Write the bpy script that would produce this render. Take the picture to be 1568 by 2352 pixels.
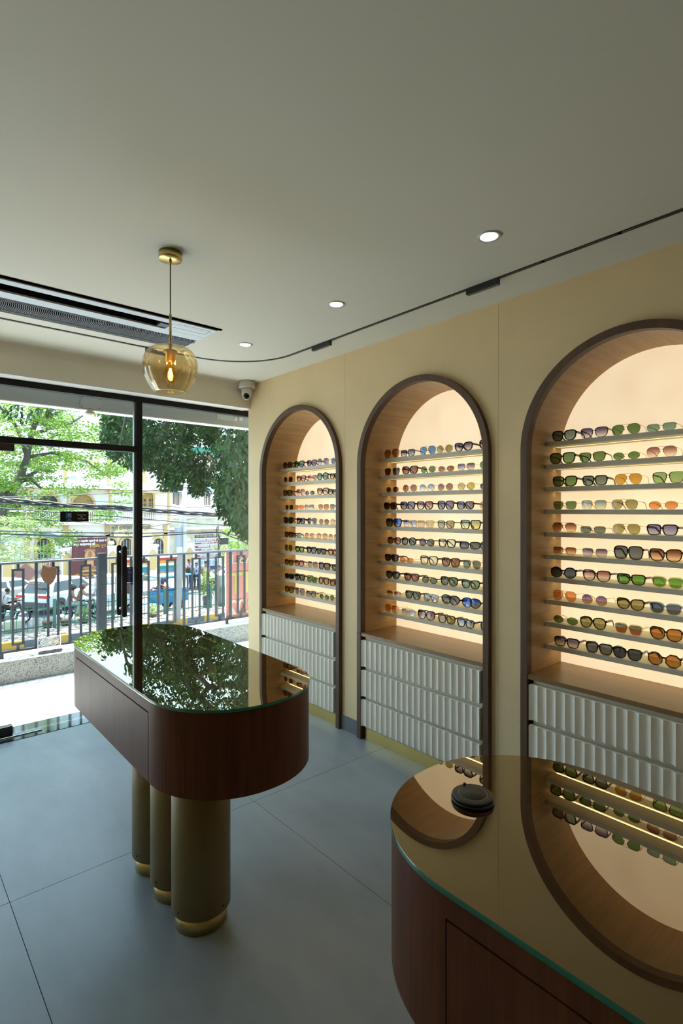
import bpy, bmesh, math, random
from mathutils import Vector, Matrix

random.seed(7)
for o in list(bpy.data.objects):
    bpy.data.objects.remove(o)
SC = bpy.context.scene
C = SC.collection

# ------------------------------------------------------------------ camera
F_PX, CX, CY, EYE = 1235.0, 784.0, 1172.0, 1.55
YAW = math.atan(1077.0 / F_PX)
SN, CS = math.sin(YAW), math.cos(YAW)
cam_d = bpy.data.cameras.new('camera')
cam_d.sensor_fit = 'HORIZONTAL'
cam_d.sensor_width = 36.0
cam_d.lens = 36.0 * F_PX / 1568.0
cam_d.shift_y = -4.0 / 1568.0
cam_d.clip_start = 0.02
cam_d.clip_end = 400
cam = bpy.data.objects.new('camera', cam_d)
cam.location = (0, 0, EYE)
cam.rotation_euler = (math.pi / 2, 0, -YAW)
C.objects.link(cam)
SC.camera = cam

# ------------------------------------------------------------------ sky, sun, exposure
SC.view_settings.view_transform = 'Standard'
SC.view_settings.look = 'None'
SC.view_settings.gamma = 1.0
SC.view_settings.use_curve_mapping = False
SC.view_settings.exposure = 0.08
SKY, SUN = 3.7, 20.0
w = bpy.data.worlds.new('world')
w.use_nodes = True
w.node_tree.nodes['Background'].inputs[0].default_value = (0.54, 0.80, 1.0, 1)
w.node_tree.nodes['Background'].inputs[1].default_value = SKY
SC.world = w
sun_d = bpy.data.lights.new('sun', 'SUN')
sun_d.energy = SUN
sun_d.angle = math.radians(0.9)
sun_d.color = (1.0, 0.97, 0.9)
sun_o = bpy.data.objects.new('sun', sun_d)
sun_o.rotation_euler = Vector((0.14, 0.23, 1.065)).to_track_quat('Z', 'Y').to_euler()
sun_o.location = (3, 8, 20)
C.objects.link(sun_o)
cy = SC.cycles
cy.use_denoising = True
cy.max_bounces = 9
cy.diffuse_bounces = 5
cy.glossy_bounces = 5
cy.transmission_bounces = 6
cy.transparent_max_bounces = 32
cy.caustics_reflective = False
cy.caustics_refractive = False
cy.sample_clamp_indirect = 6.0

# ------------------------------------------------------------------ helpers
def ray(u, v):
    a = (u - CX) / F_PX
    return (SN + a * CS, CS - a * SN, (CY - v) / F_PX)
def onz(u, v, z):
    d = ray(u, v); t = (z - EYE) / d[2]
    return (d[0] * t, d[1] * t, z)
def onx(u, v, x):
    d = ray(u, v); t = x / d[0]
    return (x, d[1] * t, EYE + d[2] * t)
def ony(u, v, y):
    d = ray(u, v); t = y / d[1]
    return (d[0] * t, y, EYE + d[2] * t)

def tag(o, label=None, cat=None, group=None, kind=None):
    if label: o['label'] = label
    if cat: o['category'] = cat
    if group: o['group'] = group
    if kind: o['kind'] = kind
    return o
def thing(name, label, cat, loc=(0, 0, 0), rz=0.0, group=None):
    o = bpy.data.objects.new(name, None)
    o.empty_display_size = 0.05
    o.location = loc
    o.rotation_euler = (0, 0, rz)
    C.objects.link(o)
    return tag(o, label, cat, group)
def copy_tree(o, parent=None):
    c = o.copy(); C.objects.link(c)
    c.parent = parent
    for ch in list(o.children):
        copy_tree(ch, c)
    return c

class MB:
    def __init__(self):
        self.v, self.f, self.sm = [], [], []
    def add(self, vs, fs, smooth=False):
        n = len(self.v)
        self.v += [tuple(p) for p in vs]
        self.f += [tuple(i + n for i in q) for q in fs]
        self.sm += [smooth] * len(fs)
        return self
    def box(self, x0, x1, y0, y1, z0, z1):
        return self.add([(x0,y0,z0),(x1,y0,z0),(x1,y1,z0),(x0,y1,z0),(x0,y0,z1),(x1,y0,z1),(x1,y1,z1),(x0,y1,z1)],
                        [(0,3,2,1),(4,5,6,7),(0,1,5,4),(1,2,6,5),(2,3,7,6),(3,0,4,7)])
    def obox(self, c, ex, ey, ez):
        c, ex, ey, ez = Vector(c), Vector(ex), Vector(ey), Vector(ez)
        vs = [c + a*ex + b*ey + d*ez for d in (-1,1) for a, b in ((-1,-1),(1,-1),(1,1),(-1,1))]
        return self.add(vs, [(0,3,2,1),(4,5,6,7),(0,1,5,4),(1,2,6,5),(2,3,7,6),(3,0,4,7)])
    def bar(self, p0, p1, wx, wz, up=(0,0,1)):
        p0, p1 = Vector(p0), Vector(p1)
        d = (p1 - p0); L = d.length
        d = d / L
        u = Vector(up)
        if abs(d.dot(u)) > 0.95: u = Vector((0,1,0))
        s = d.cross(u).normalized(); t = s.cross(d)
        return self.obox((p0 + p1) / 2, d * L / 2, s * wx / 2, t * wz / 2)
    def tube(self, path, r, n=8, caps=True, closed=False):
        P = [Vector(p) for p in path]
        R = r if isinstance(r, (list, tuple)) else [r] * len(P)
        vs, fs = [], []
        nrm = None
        m = len(P)
        for i, p in enumerate(P):
            if closed:
                d = P[(i + 1) % m] - P[i - 1]
            else:
                d = P[min(i + 1, m - 1)] - P[max(i - 1, 0)]
            d.normalize()
            if nrm is None:
                nrm = d.orthogonal().normalized()
            else:
                nrm = nrm - d * nrm.dot(d)
                if nrm.length < 1e-6: nrm = d.orthogonal()
                nrm.normalize()
            b = d.cross(nrm)
            for k in range(n):
                a = 2 * math.pi * k / n
                vs.append(p + (nrm * math.cos(a) + b * math.sin(a)) * R[i])
        for i in range(m if closed else m - 1):
            j = (i + 1) % m
            for k in range(n):
                k2 = (k + 1) % n
                fs.append((i*n+k, i*n+k2, j*n+k2, j*n+k))
        if caps and not closed:
            fs.append(tuple(reversed(range(n))))
            fs.append(tuple((m-1)*n + k for k in range(n)))
        return self.add(vs, fs, True)
    def lathe(self, prof, n=24, c=(0,0,0), cap=True, rib=None, smooth=True):
        vs, fs = [], []
        for r, z in prof:
            for k in range(n):
                a = 2 * math.pi * k / n
                rr = r * (1 + (rib(a, z) if rib else 0))
                vs.append((c[0] + rr*math.cos(a), c[1] + rr*math.sin(a), c[2] + z))
        m = len(prof)
        for i in range(m - 1):
            for k in range(n):
                k2 = (k + 1) % n
                fs.append((i*n+k, i*n+k2, (i+1)*n+k2, (i+1)*n+k))
        if cap:
            fs.append(tuple(reversed(range(n))))
            fs.append(tuple((m-1)*n + k for k in range(n)))
        return self.add(vs, fs, smooth)
    def prism(self, pts, z0, z1, smooth=False):
        n = len(pts)
        vs = [(x, y, z0) for x, y in pts] + [(x, y, z1) for x, y in pts]
        self.add(vs, [tuple(reversed(range(n))), tuple(range(n, 2*n))])
        return self.add(vs, [(i, (i+1) % n, n + (i+1) % n, n + i) for i in range(n)], smooth)
    def slab(self, pts, fn, d):
        """outline of (a,b) pairs mapped to 3D by fn(a,b,depth)"""
        n = len(pts)
        vs = [fn(a, b, 0) for a, b in pts] + [fn(a, b, d) for a, b in pts]
        return self.add(vs, [tuple(reversed(range(n))), tuple(range(n, 2*n))] + [(i, (i+1) % n, n + (i+1) % n, n + i) for i in range(n)])
    def ball(self, c, rx, ry=None, rz=None, n=12, m=8):
        ry = rx if ry is None else ry; rz = rx if rz is None else rz
        vs, fs = [], []
        for i in range(m + 1):
            t = math.pi * i / m
            for k in range(n):
                a = 2 * math.pi * k / n
                vs.append((c[0] + rx*math.sin(t)*math.cos(a), c[1] + ry*math.sin(t)*math.sin(a), c[2] - rz*math.cos(t)))
        for i in range(m):
            for k in range(n):
                k2 = (k + 1) % n
                fs.append((i*n+k, i*n+k2, (i+1)*n+k2, (i+1)*n+k))
        return self.add(vs, fs, True)
    def mesh(self, name, mats):
        me = bpy.data.meshes.new(name)
        me.from_pydata(self.v, [], self.f)
        me.polygons.foreach_set('use_smooth', self.sm)
        for m in (mats if isinstance(mats, (list, tuple)) else [mats]):
            me.materials.append(m)
        me.update()
        return me
    def build(self, name, mats, parent=None, bevel=0.0, world=True, fix=False):
        me = self.mesh(name, mats)
        if fix:
            bm = bmesh.new(); bm.from_mesh(me)
            bmesh.ops.remove_doubles(bm, verts=bm.verts, dist=1e-6)
            bmesh.ops.recalc_face_normals(bm, faces=bm.faces)
            bm.to_mesh(me); bm.free()
        o = bpy.data.objects.new(name, me)
        C.objects.link(o)
        if parent is not None:
            o.parent = parent
            if world:
                p = parent; off = Vector((0, 0, 0))
                while p is not None:
                    off += Vector(p.location); p = p.parent
                me.transform(Matrix.Translation(-off))
        if bevel > 0:
            b = o.modifiers.new('bevel', 'BEVEL')
            b.width = bevel; b.segments = 2; b.limit_method = 'ANGLE'
        return o

def lin(c):
    return tuple(((x/255)/12.92 if x/255 <= 0.04045 else ((x/255 + 0.055)/1.055)**2.4) for x in c)

_M = {}
def mat(name, col, rough=0.5, metal=0.0, noise=0.0, nscale=8.0, bump=0.0, stretch=(1,1,1), col2=None, spec=0.5, emit=0.0, emit_col=None, coat=0.0, alpha_t=0.0):
    if name in _M: return _M[name]
    m = bpy.data.materials.new(name); m.use_nodes = True
    nt = m.node_tree; N = nt.nodes; L = nt.links
    b = N['Principled BSDF']
    b.inputs['Base Color'].default_value = (*col, 1)
    b.inputs['Roughness'].default_value = rough
    b.inputs['Metallic'].default_value = metal
    b.inputs['Specular IOR Level'].default_value = spec
    b.inputs['Coat Weight'].default_value = coat
    if emit:
        b.inputs['Emission Color'].default_value = (*(emit_col or col), 1)
        b.inputs['Emission Strength'].default_value = emit
    if noise or bump:
        tc = N.new('ShaderNodeTexCoord'); mp = N.new('ShaderNodeMapping')
        mp.inputs['Scale'].default_value = stretch
        L.new(tc.outputs['Object'], mp.inputs['Vector'])
        no = N.new('ShaderNodeTexNoise')
        no.inputs['Scale'].default_value = nscale
        no.inputs['Detail'].default_value = 6
        no.inputs['Roughness'].default_value = 0.6
        L.new(mp.outputs[0], no.inputs['Vector'])
        if noise:
            mx = N.new('ShaderNodeMix'); mx.data_type = 'RGBA'
            c2 = col2 or tuple(x * (1 - noise) for x in col)
            mx.inputs[6].default_value = (*col, 1); mx.inputs[7].default_value = (*c2, 1)
            rp = N.new('ShaderNodeMapRange')
            rp.inputs[1].default_value = 0.35; rp.inputs[2].default_value = 0.65
            L.new(no.outputs[0], rp.inputs[0]); L.new(rp.outputs[0], mx.inputs[0])
            L.new(mx.outputs[2], b.inputs['Base Color'])
        if bump:
            bp = N.new('ShaderNodeBump'); bp.inputs['Strength'].default_value = bump
            bp.inputs['Distance'].default_value = 0.01
            L.new(no.outputs[0], bp.inputs['Height']); L.new(bp.outputs[0], b.inputs['Normal'])
    _M[name] = m
    return m

def wood(name, c1, c2, axis, rough=0.4, scale=1.0, coat=0.0):
    """long grain along axis (0,1,2) with cathedral figure"""
    if name in _M: return _M[name]
    m = bpy.data.materials.new(name); m.use_nodes = True
    nt = m.node_tree; N = nt.nodes; L = nt.links
    b = N['Principled BSDF']; b.inputs['Roughness'].default_value = rough; b.inputs['Specular IOR Level'].default_value = 0.35
    b.inputs['Coat Weight'].default_value = coat; b.inputs['Coat Roughness'].default_value = 0.15
    tc = N.new('ShaderNodeTexCoord'); mp = N.new('ShaderNodeMapping')
    s = [26.0 * scale] * 3; s[axis] = 1.6 * scale
    mp.inputs['Scale'].default_value = s
    L.new(tc.outputs['Object'], mp.inputs['Vector'])
    n1 = N.new('ShaderNodeTexNoise'); n1.inputs['Scale'].default_value = 1.0; n1.inputs['Detail'].default_value = 5
    n1.inputs['Distortion'].default_value = 0.6
    L.new(mp.outputs[0], n1.inputs['Vector'])
    mp2 = N.new('ShaderNodeMapping'); s2 = [190.0 * scale] * 3; s2[axis] = 5.0 * scale
    mp2.inputs['Scale'].default_value = s2
    L.new(tc.outputs['Object'], mp2.inputs['Vector'])
    n2 = N.new('ShaderNodeTexNoise'); n2.inputs['Scale'].default_value = 1.0; n2.inputs['Detail'].default_value = 3
    L.new(mp2.outputs[0], n2.inputs['Vector'])
    mul = N.new('ShaderNodeMath'); mul.operation = 'MULTIPLY'; mul.inputs[1].default_value = 7.0
    L.new(n1.outputs[0], mul.inputs[0])
    fr = N.new('ShaderNodeMath'); fr.operation = 'PINGPONG'; fr.inputs[1].default_value = 1.0
    L.new(mul.outputs[0], fr.inputs[0])
    ad = N.new('ShaderNodeMath'); ad.operation = 'MULTIPLY_ADD'; ad.inputs[1].default_value = 0.45
    L.new(fr.outputs[0], ad.inputs[0])
    m3 = N.new('ShaderNodeMath'); m3.operation = 'MULTIPLY'; m3.inputs[1].default_value = 0.6
    L.new(n2.outputs[0], m3.inputs[0]); L.new(m3.outputs[0], ad.inputs[2])
    mx = N.new('ShaderNodeMix'); mx.data_type = 'RGBA'
    mx.inputs[6].default_value = (*c1, 1); mx.inputs[7].default_value = (*c2, 1)
    L.new(ad.outputs[0], mx.inputs[0]); L.new(mx.outputs[2], b.inputs['Base Color'])
    bp = N.new('ShaderNodeBump'); bp.inputs['Strength'].default_value = 0.08; bp.inputs['Distance'].default_value = 0.004
    L.new(n2.outputs[0], bp.inputs['Height']); L.new(bp.outputs[0], b.inputs['Normal'])
    _M[name] = m
    return m

def glass_sheet(name, tint=(1,1,1), refl=0.06, rough=0.0, ior=1.5):
    """thin glass: straight-through tint plus a fresnel reflection"""
    if name in _M: return _M[name]
    m = bpy.data.materials.new(name); m.use_nodes = True
    nt = m.node_tree; N = nt.nodes; L = nt.links
    N.remove(N['Principled BSDF'])
    tr = N.new('ShaderNodeBsdfTransparent'); tr.inputs[0].default_value = (*tint, 1)
    gl = N.new('ShaderNodeBsdfGlossy'); gl.inputs['Roughness'].default_value = rough
    fr = N.new('ShaderNodeLayerWeight'); fr.inputs[0].default_value = 0.5
    pw = N.new('ShaderNodeMath'); pw.operation = 'POWER'; pw.inputs[1].default_value = 5.0
    mu = N.new('ShaderNodeMath'); mu.operation = 'MULTIPLY_ADD'; mu.inputs[1].default_value = 0.8; mu.inputs[2].default_value = refl * 0.7
    mu.use_clamp = True
    L.new(fr.outputs['Facing'], pw.inputs[0]); L.new(pw.outputs[0], mu.inputs[0])
    mx = N.new('ShaderNodeMixShader')
    L.new(mu.outputs[0], mx.inputs[0]); L.new(tr.outputs[0], mx.inputs[1]); L.new(gl.outputs[0], mx.inputs[2])
    L.new(mx.outputs[0], N['Material Output'].inputs[0])
    _M[name] = m
    return m

def emit(name, col, strength):
    if name in _M: return _M[name]
    m = bpy.data.materials.new(name); m.use_nodes = True
    N = m.node_tree.nodes; N.remove(N['Principled BSDF'])
    e = N.new('ShaderNodeEmission'); e.inputs[0].default_value = (*col, 1); e.inputs[1].default_value = strength
    m.node_tree.links.new(e.outputs[0], N['Material Output'].inputs[0])
    _M[name] = m
    return m

def text_mesh(name, body, size, material, parent, mtx, extrude=0.0, align='CENTER', bold=False):
    cu = bpy.data.curves.new(name, 'FONT')
    cu.body = body; cu.size = size; cu.align_x = align; cu.align_y = 'CENTER'
    cu.extrude = extrude; cu.resolution_u = 2
    if bold: cu.offset = size * 0.018
    t = bpy.data.objects.new(name, cu); C.objects.link(t)
    dg = bpy.context.evaluated_depsgraph_get(); dg.update()
    me = bpy.data.meshes.new_from_object(t.evaluated_get(dg))
    bpy.data.objects.remove(t); bpy.data.curves.remove(cu)
    me.name = name
    me.materials.clear(); me.materials.append(material)
    o = bpy.data.objects.new(name, me); C.objects.link(o)
    o.parent = parent
    off = Vector((0, 0, 0)); p = parent
    while p is not None:
        off += Vector(p.location); p = p.parent
    me.transform(Matrix.Translation(-off) @ mtx)
    return o
def face_mtx(pos, right, up):
    r = Vector(right).normalized(); u = Vector(up).normalized(); n = r.cross(u)
    m = Matrix((r, u, n)).transposed().to_4x4()
    m.translation = Vector(pos)
    return m

# ------------------------------------------------------------------ shared materials
M_wall = mat('wall_paint', (0.77, 0.605, 0.345), 0.75, noise=0.06, nscale=3, bump=0.02)
M_lintel = mat('lintel_paint', (0.88, 0.82, 0.69), 0.8, noise=0.05, nscale=3)
M_ceil = mat('ceiling_paint', (0.70, 0.69, 0.60), 0.85)
M_white = mat('white_paint', (0.80, 0.80, 0.77), 0.6)
M_black = mat('black_metal', (0.016, 0.016, 0.018), 0.35)
M_blackfr = mat('black_frame', (0.013, 0.012, 0.012), 0.55, spec=0.2)
M_brass = mat('brass', (0.62, 0.46, 0.17), 0.28, 1.0)
M_brushed = mat('brushed_brass', (0.66, 0.46, 0.15), 0.2, 1.0, bump=0.05, nscale=60, stretch=(1, 1, 0.02))
M_oak = wood('oak_lining', (0.52, 0.335, 0.16), (0.34, 0.205, 0.09), 0, 0.45)
M_frame = wood('arch_frame_wood', (0.135, 0.078, 0.043), (0.08, 0.044, 0.025), 2, 0.5)
M_counter = wood('counter_wood', (0.30, 0.18, 0.085), (0.20, 0.115, 0.05), 1, 0.3)
M_walnut = wood('walnut_veneer', (0.150, 0.055, 0.026), (0.085, 0.029, 0.014), 2, 0.45)
M_walnut.node_tree.nodes['Principled BSDF'].inputs['Specular IOR Level'].default_value = 0.16
M_drawer = mat('drawer_lacquer', (0.88, 0.84, 0.74), 0.45)
M_carcass = mat('carcass_cream', (0.76, 0.70, 0.55), 0.6)
M_shelf = mat('shelf_lacquer', (0.60, 0.57, 0.46), 0.5)
M_base = mat('baseboard_grey', (0.13, 0.145, 0.16), 0.5)

# ------------------------------------------------------------------ room shell
ZC = 2.66          # ceiling
XW = 2.52          # display wall
XL, YB = -1.7, -3.4
YW = 4.12          # lintel face

def granite(name, base, dark, scale=120, rough=0.5, thresh=0.55):
    m = bpy.data.materials.new(name); m.use_nodes = True
    nt = m.node_tree; N = nt.nodes; L = nt.links; b = N['Principled BSDF']
    b.inputs['Roughness'].default_value = rough
    tc = N.new('ShaderNodeTexCoord')
    no = N.new('ShaderNodeTexNoise'); no.inputs['Scale'].default_value = scale; no.inputs['Detail'].default_value = 3
    L.new(tc.outputs['Object'], no.inputs['Vector'])
    rp = N.new('ShaderNodeMapRange'); rp.inputs[1].default_value = thresh; rp.inputs[2].default_value = thresh + 0.1
    L.new(no.outputs[0], rp.inputs[0])
    mx = N.new('ShaderNodeMix'); mx.data_type = 'RGBA'
    mx.inputs[6].default_value = (*base, 1); mx.inputs[7].default_value = (*dark, 1)
    L.new(rp.outputs[0], mx.inputs[0]); L.new(mx.outputs[2], b.inputs['Base Color'])
    return m

M_stone = mat('floor_stone', (0.275, 0.305, 0.33), 0.34, noise=0.22, nscale=2.2, bump=0.015, stretch=(1.6, 0.7, 1))
floor = tag(MB().box(XL, 3.0, YB, 4.17, -0.25, -0.012).build('floor', mat('grout', (0.10, 0.105, 0.11), 0.8)), 'grey stone slab floor with fine joints', 'floor', kind='structure')
tiles_x = [0.409 + 1.123 * k for k in range(-2, 3)]
tiles_y = [2.463 - 2.246 * 3, 2.463 - 2.246 * 2, 2.463 - 2.246, 2.463, 2.463 + 2.246]
g = 0.0012
for i in range(len(tiles_x) - 1):
    for j in range(len(tiles_y) - 1):
        x0, x1 = max(tiles_x[i], XL) + g, min(tiles_x[i+1], 2.56) - g
        y0, y1 = max(tiles_y[j], YB) + g, min(tiles_y[j+1], 4.17) - g
        if x1 - x0 > .05 and y1 - y0 > .05:
            MB().box(x0, x1, y0, y1, -0.012, 0.0).build('tile', M_stone, floor)

tag(MB().box(XL, 3.0, YB, YW + 0.02, ZC, ZC + 0.2).build('ceiling', M_ceil), 'plain off-white plaster ceiling', 'ceiling', kind='structure')
tag(MB().box(XL - 0.2, XL, YB, 4.5, -0.1, ZC).build('wall_left', M_wall), 'plain beige wall opposite the arched niches', 'wall', kind='structure')
tag(MB().box(XL - 0.2, 3.0, YB - 0.2, YB, -0.1, ZC).build('wall_back', M_wall), 'plain beige wall behind the camera', 'wall', kind='structure')

# display wall with three arched openings
NICHES = [(3.402, 'window-end'), (2.176, 'middle'), (0.948, 'nearest')]
RO, RI, ZTOP = 0.52, 0.483, 2.37
ZSP = ZTOP - RO
XF, XBK = 2.49, 2.845
mb = MB()
edges = [YW]
for yc, _ in NICHES: edges += [yc + RO - 0.012, yc - RO + 0.012]
edges.append(YB)
for k in range(0, len(edges), 2):
    mb.add([(XW, edges[k], 0), (XW, edges[k+1], 0), (XW, edges[k+1], ZC), (XW, edges[k], ZC)], [(0, 3, 2, 1)])
for yc, _ in NICHES:
    rr = RO - 0.012; n = 40
    pts = [(yc + rr*math.cos(math.pi*k/n), ZSP + rr*math.sin(math.pi*k/n)) for k in range(n + 1)]
    for a, b in zip(pts, pts[1:]):
        mb.add([(XW, a[0], a[1]), (XW, b[0], b[1]), (XW, b[0], ZC), (XW, a[0], ZC)], [(0, 3, 2, 1)])
wr = tag(mb.build('wall_right', M_wall), 'beige textured wall with three arched niches', 'wall', kind='structure')
mb = MB().box(2.90, 3.0, YB, 4.5, -0.2, ZC)  # unseen backing and end cap, added to keep outside light from leaking in
mb.box(XW + 0.001, 2.90, YW, YW + 0.03, -0.2, ZC)
tag(mb.build('wall_leak_backing', M_wall), 'unseen backing slab added behind the arched niches against light leaks', 'wall', kind='structure')
# hairline panel joints
for yj in (2.853, 1.615):
    MB().box(XW - 0.0006, XW + 0.001, yj - 0.0008, yj + 0.0008, 0.10, ZC - 0.002).build('panel_joint', mat('joint_line', (0.5, 0.40, 0.24), 0.8), wr)
bb = tag(bpy.data.objects.new('baseboard_right', None), 'grey skirting between the arched niches', 'baseboard', kind='structure')
C.objects.link(bb)
be = [YW]
for yc, _ in NICHES: be += [yc + RO, yc - RO]
be.append(YB)
for k in range(0, len(be), 2):
    MB().box(XW - 0.010, XW + 0.001, be[k+1], be[k], 0, 0.097).build('baseboard_piece', M_base, bb)

# lintel with a soft cove at the ceiling
prof = [(YW + 0.3, 2.455), (YW, 2.455)]
r = 0.07
prof += [(YW - r + r*math.cos(a), ZC - r + r*math.sin(a)) for a in [math.pi/2*k/8 for k in range(9)]]
prof += [(YW - r, ZC + 0.05), (YW + 0.3, ZC + 0.05)]
mb = MB().slab(prof, lambda a, b, d: (XL + d, a, b), XW + 0.4 - XL)
tag(mb.build('wall_window', M_lintel), 'beige wall band above the shopfront glazing', 'wall', kind='structure')
tag(MB().box(XL, XW, YW - 0.002, 4.255, 2.447, 2.4545).build('trim_1', M_white, bevel=0.001), 'white reveal strip above the shopfront frame', 'trim', kind='structure')

# shopfront frame and glass
win = tag(bpy.data.objects.new('window_1', None), 'black framed shopfront glazing with a tall fixed pane', 'window', kind='structure')
C.objects.link(win)
YF0, YF1 = 4.25, 4.31
MB().box(XL, 2.60, YF0, YF1, 2.404, 2.452).build('header_rail', M_blackfr, win, bevel=0.001)
MB().box(1.565, 1.613, YF0, YF1, 0.004, 2.404).build('mullion', M_blackfr, win, bevel=0.001)
MB().box(XL, 1.565, YF0, YF1, 2.008, 2.053).build('transom', M_blackfr, win, bevel=0.001)
MB().box(1.552, 1.5645, 4.268, 4.292, 0.01, 2.007).build('glazing_channel', mat('grey_alu', (0.30, 0.35, 0.37), 0.35, 0.6), win)
MB().box(1.552, 1.5645, 4.268, 4.292, 2.054, 2.403).build('glazing_channel', _M['grey_alu'], win)
M_pane = glass_sheet('pane_glass', (0.975, 0.99, 0.985), 0.05)
MB().box(1.613, 2.60, 4.277, 4.285, 0.006, 2.404).build('pane', M_pane, win)
MB().box(XL, 1.552, 4.277, 4.285, 2.053, 2.404).build('pane', M_pane, win)
MB().box(XL, 0.545, 4.277, 4.285, 0.006, 2.008).build('pane', M_pane, win)

door = tag(bpy.data.objects.new('door_1', None), 'frameless glass shop door with black pull bars', 'door', kind='structure')
C.objects.link(door)
MB().box(0.555, 1.547, 4.276, 4.286, 0.012, 2.002).build('pane', M_pane, door)
M_bk2 = mat('satin_black', (0.012, 0.012, 0.013), 0.3)
MB().box(0.555, 0.735, 4.255, 4.305, 1.955, 2.004).build('patch_fitting', M_bk2, door, bevel=0.002)
MB().box(0.555, 0.725, 4.255, 4.305, 0.010, 0.075).build('patch_fitting', M_bk2, door, bevel=0.002)
for yy, zoff in ((4.222, 0.0), (4.338, 0.0)):
    h = MB().slab([(1.462 + 0.0185*math.cos(a), (1.2585 if math.sin(a) >= 0 else 0.7425) + 0.0185*math.sin(a)) for a in [2*math.pi*(k + .5)/24 for k in range(24)]],
                  lambda a, b, d: (a, yy - 0.006 + d, b), 0.012).build('handle', mat('handle_black', (0.004, 0.004, 0.005), 0.12), door, bevel=0.001)
    for zz in (1.225, 0.785):
        q = MB().tube([(1.462, yy, zz), (1.462, 4.281, zz)], 0.009, 10).build('standoff', mat('chrome', (0.8, 0.8, 0.8), 0.1, 1.0), h)
sg = MB().box(1.492, 1.548, 4.2745, 4.2758, 0.985, 1.105).build('pull_sign', mat('sign_navy', (0.012, 0.02, 0.14), 0.3), door)
tag(sg, label='navy PULL sticker')
for k, ch in enumerate('PULL'):
    text_mesh('letter', ch, 0.028, M_white, sg, face_mtx((1.520, 4.2738, 1.088 - 0.027*k), (1, 0, 0), (0, 0, 1)), 0.0002)
st = MB().box(1.492, 1.548, 4.2745, 4.2758, 0.962, 0.983).build('sticker', mat('sticker_cream', (0.7, 0.68, 0.6), 0.4), door)
MB().box(1.530, 1.545, 4.2738, 4.2745, 0.965, 0.980).build('print_mark', _M['sign_navy'], st)
MB().box(1.497, 1.518, 4.2738, 4.2745, 0.970, 0.975).build('print_mark', _M['sign_navy'], st)

# threshold
M_thr = mat('threshold_granite', (0.018, 0.024, 0.028), 0.06)
thr = tag(bpy.data.objects.new('trim_2', None), 'polished dark granite threshold under the shopfront', 'threshold', kind='structure')
C.objects.link(thr)
MB().box(XL, 2.9, 4.17, 4.298, -0.25, 0.003).build('threshold_slab', M_thr, thr)
MB().box(XL, 2.9, 4.302, 4.44, -0.25, 0.003).build('threshold_slab', M_thr, thr)
MB().box(XL, 2.9, 4.298, 4.302, -0.25, 0.002).build('threshold_seam', mat('seam_grey', (0.3, 0.32, 0.33), 0.6), thr)
MB().box(0.56, 0.90, 4.235, 4.29, 0.003, 0.010).build('floor_spring_cover', mat('steel_dark', (0.12, 0.14, 0.16), 0.25, 0.8), thr, bevel=0.002)

# ------------------------------------------------------------------ ceiling fittings
def downlight(x, y, lab):
    t = thing('downlight', lab, 'downlight', (x, y, ZC), group='recessed round ceiling downlights')
    MB().lathe([(0.034, -0.0015), (0.045, -0.006), (0.047, -0.0005), (0.047, 0.0)], 32, (x, y, ZC), cap=False).build('trim_ring', mat('downlight_ring', (0.62, 0.62, 0.6), 0.4), t)
    MB().lathe([(0.0345, -0.003), (0.0345, -0.001)], 32, (x, y, ZC)).build('diffuser', emit('downlight_glow', (1.0, 0.97, 0.9), 9.0), t)
    l = bpy.data.lights.new('downlight_lamp', 'SPOT'); l.energy = 6; l.spot_size = math.radians(115); l.spot_blend = 0.8
    l.color = (1.0, 0.93, 0.82); l.shadow_soft_size = 0.03
    lo = bpy.data.objects.new('downlight_lamp', l); lo.location = (0, 0, -0.012); C.objects.link(lo); lo.parent = t
for y, lab in ((1.249, 'round recessed downlight nearest the camera above middle niche'), (2.201, 'round recessed downlight between the other two lit ones'), (3.137, 'round recessed downlight nearest the shop window')):
    downlight(1.882, y, lab)
for y, nm in ((0.30, 'first'), (-0.65, 'second'), (-1.60, 'third'), (-2.55, 'fourth')):
    downlight(1.882, y, '%s round recessed downlight out of view beyond the nearest niche' % nm)

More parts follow.
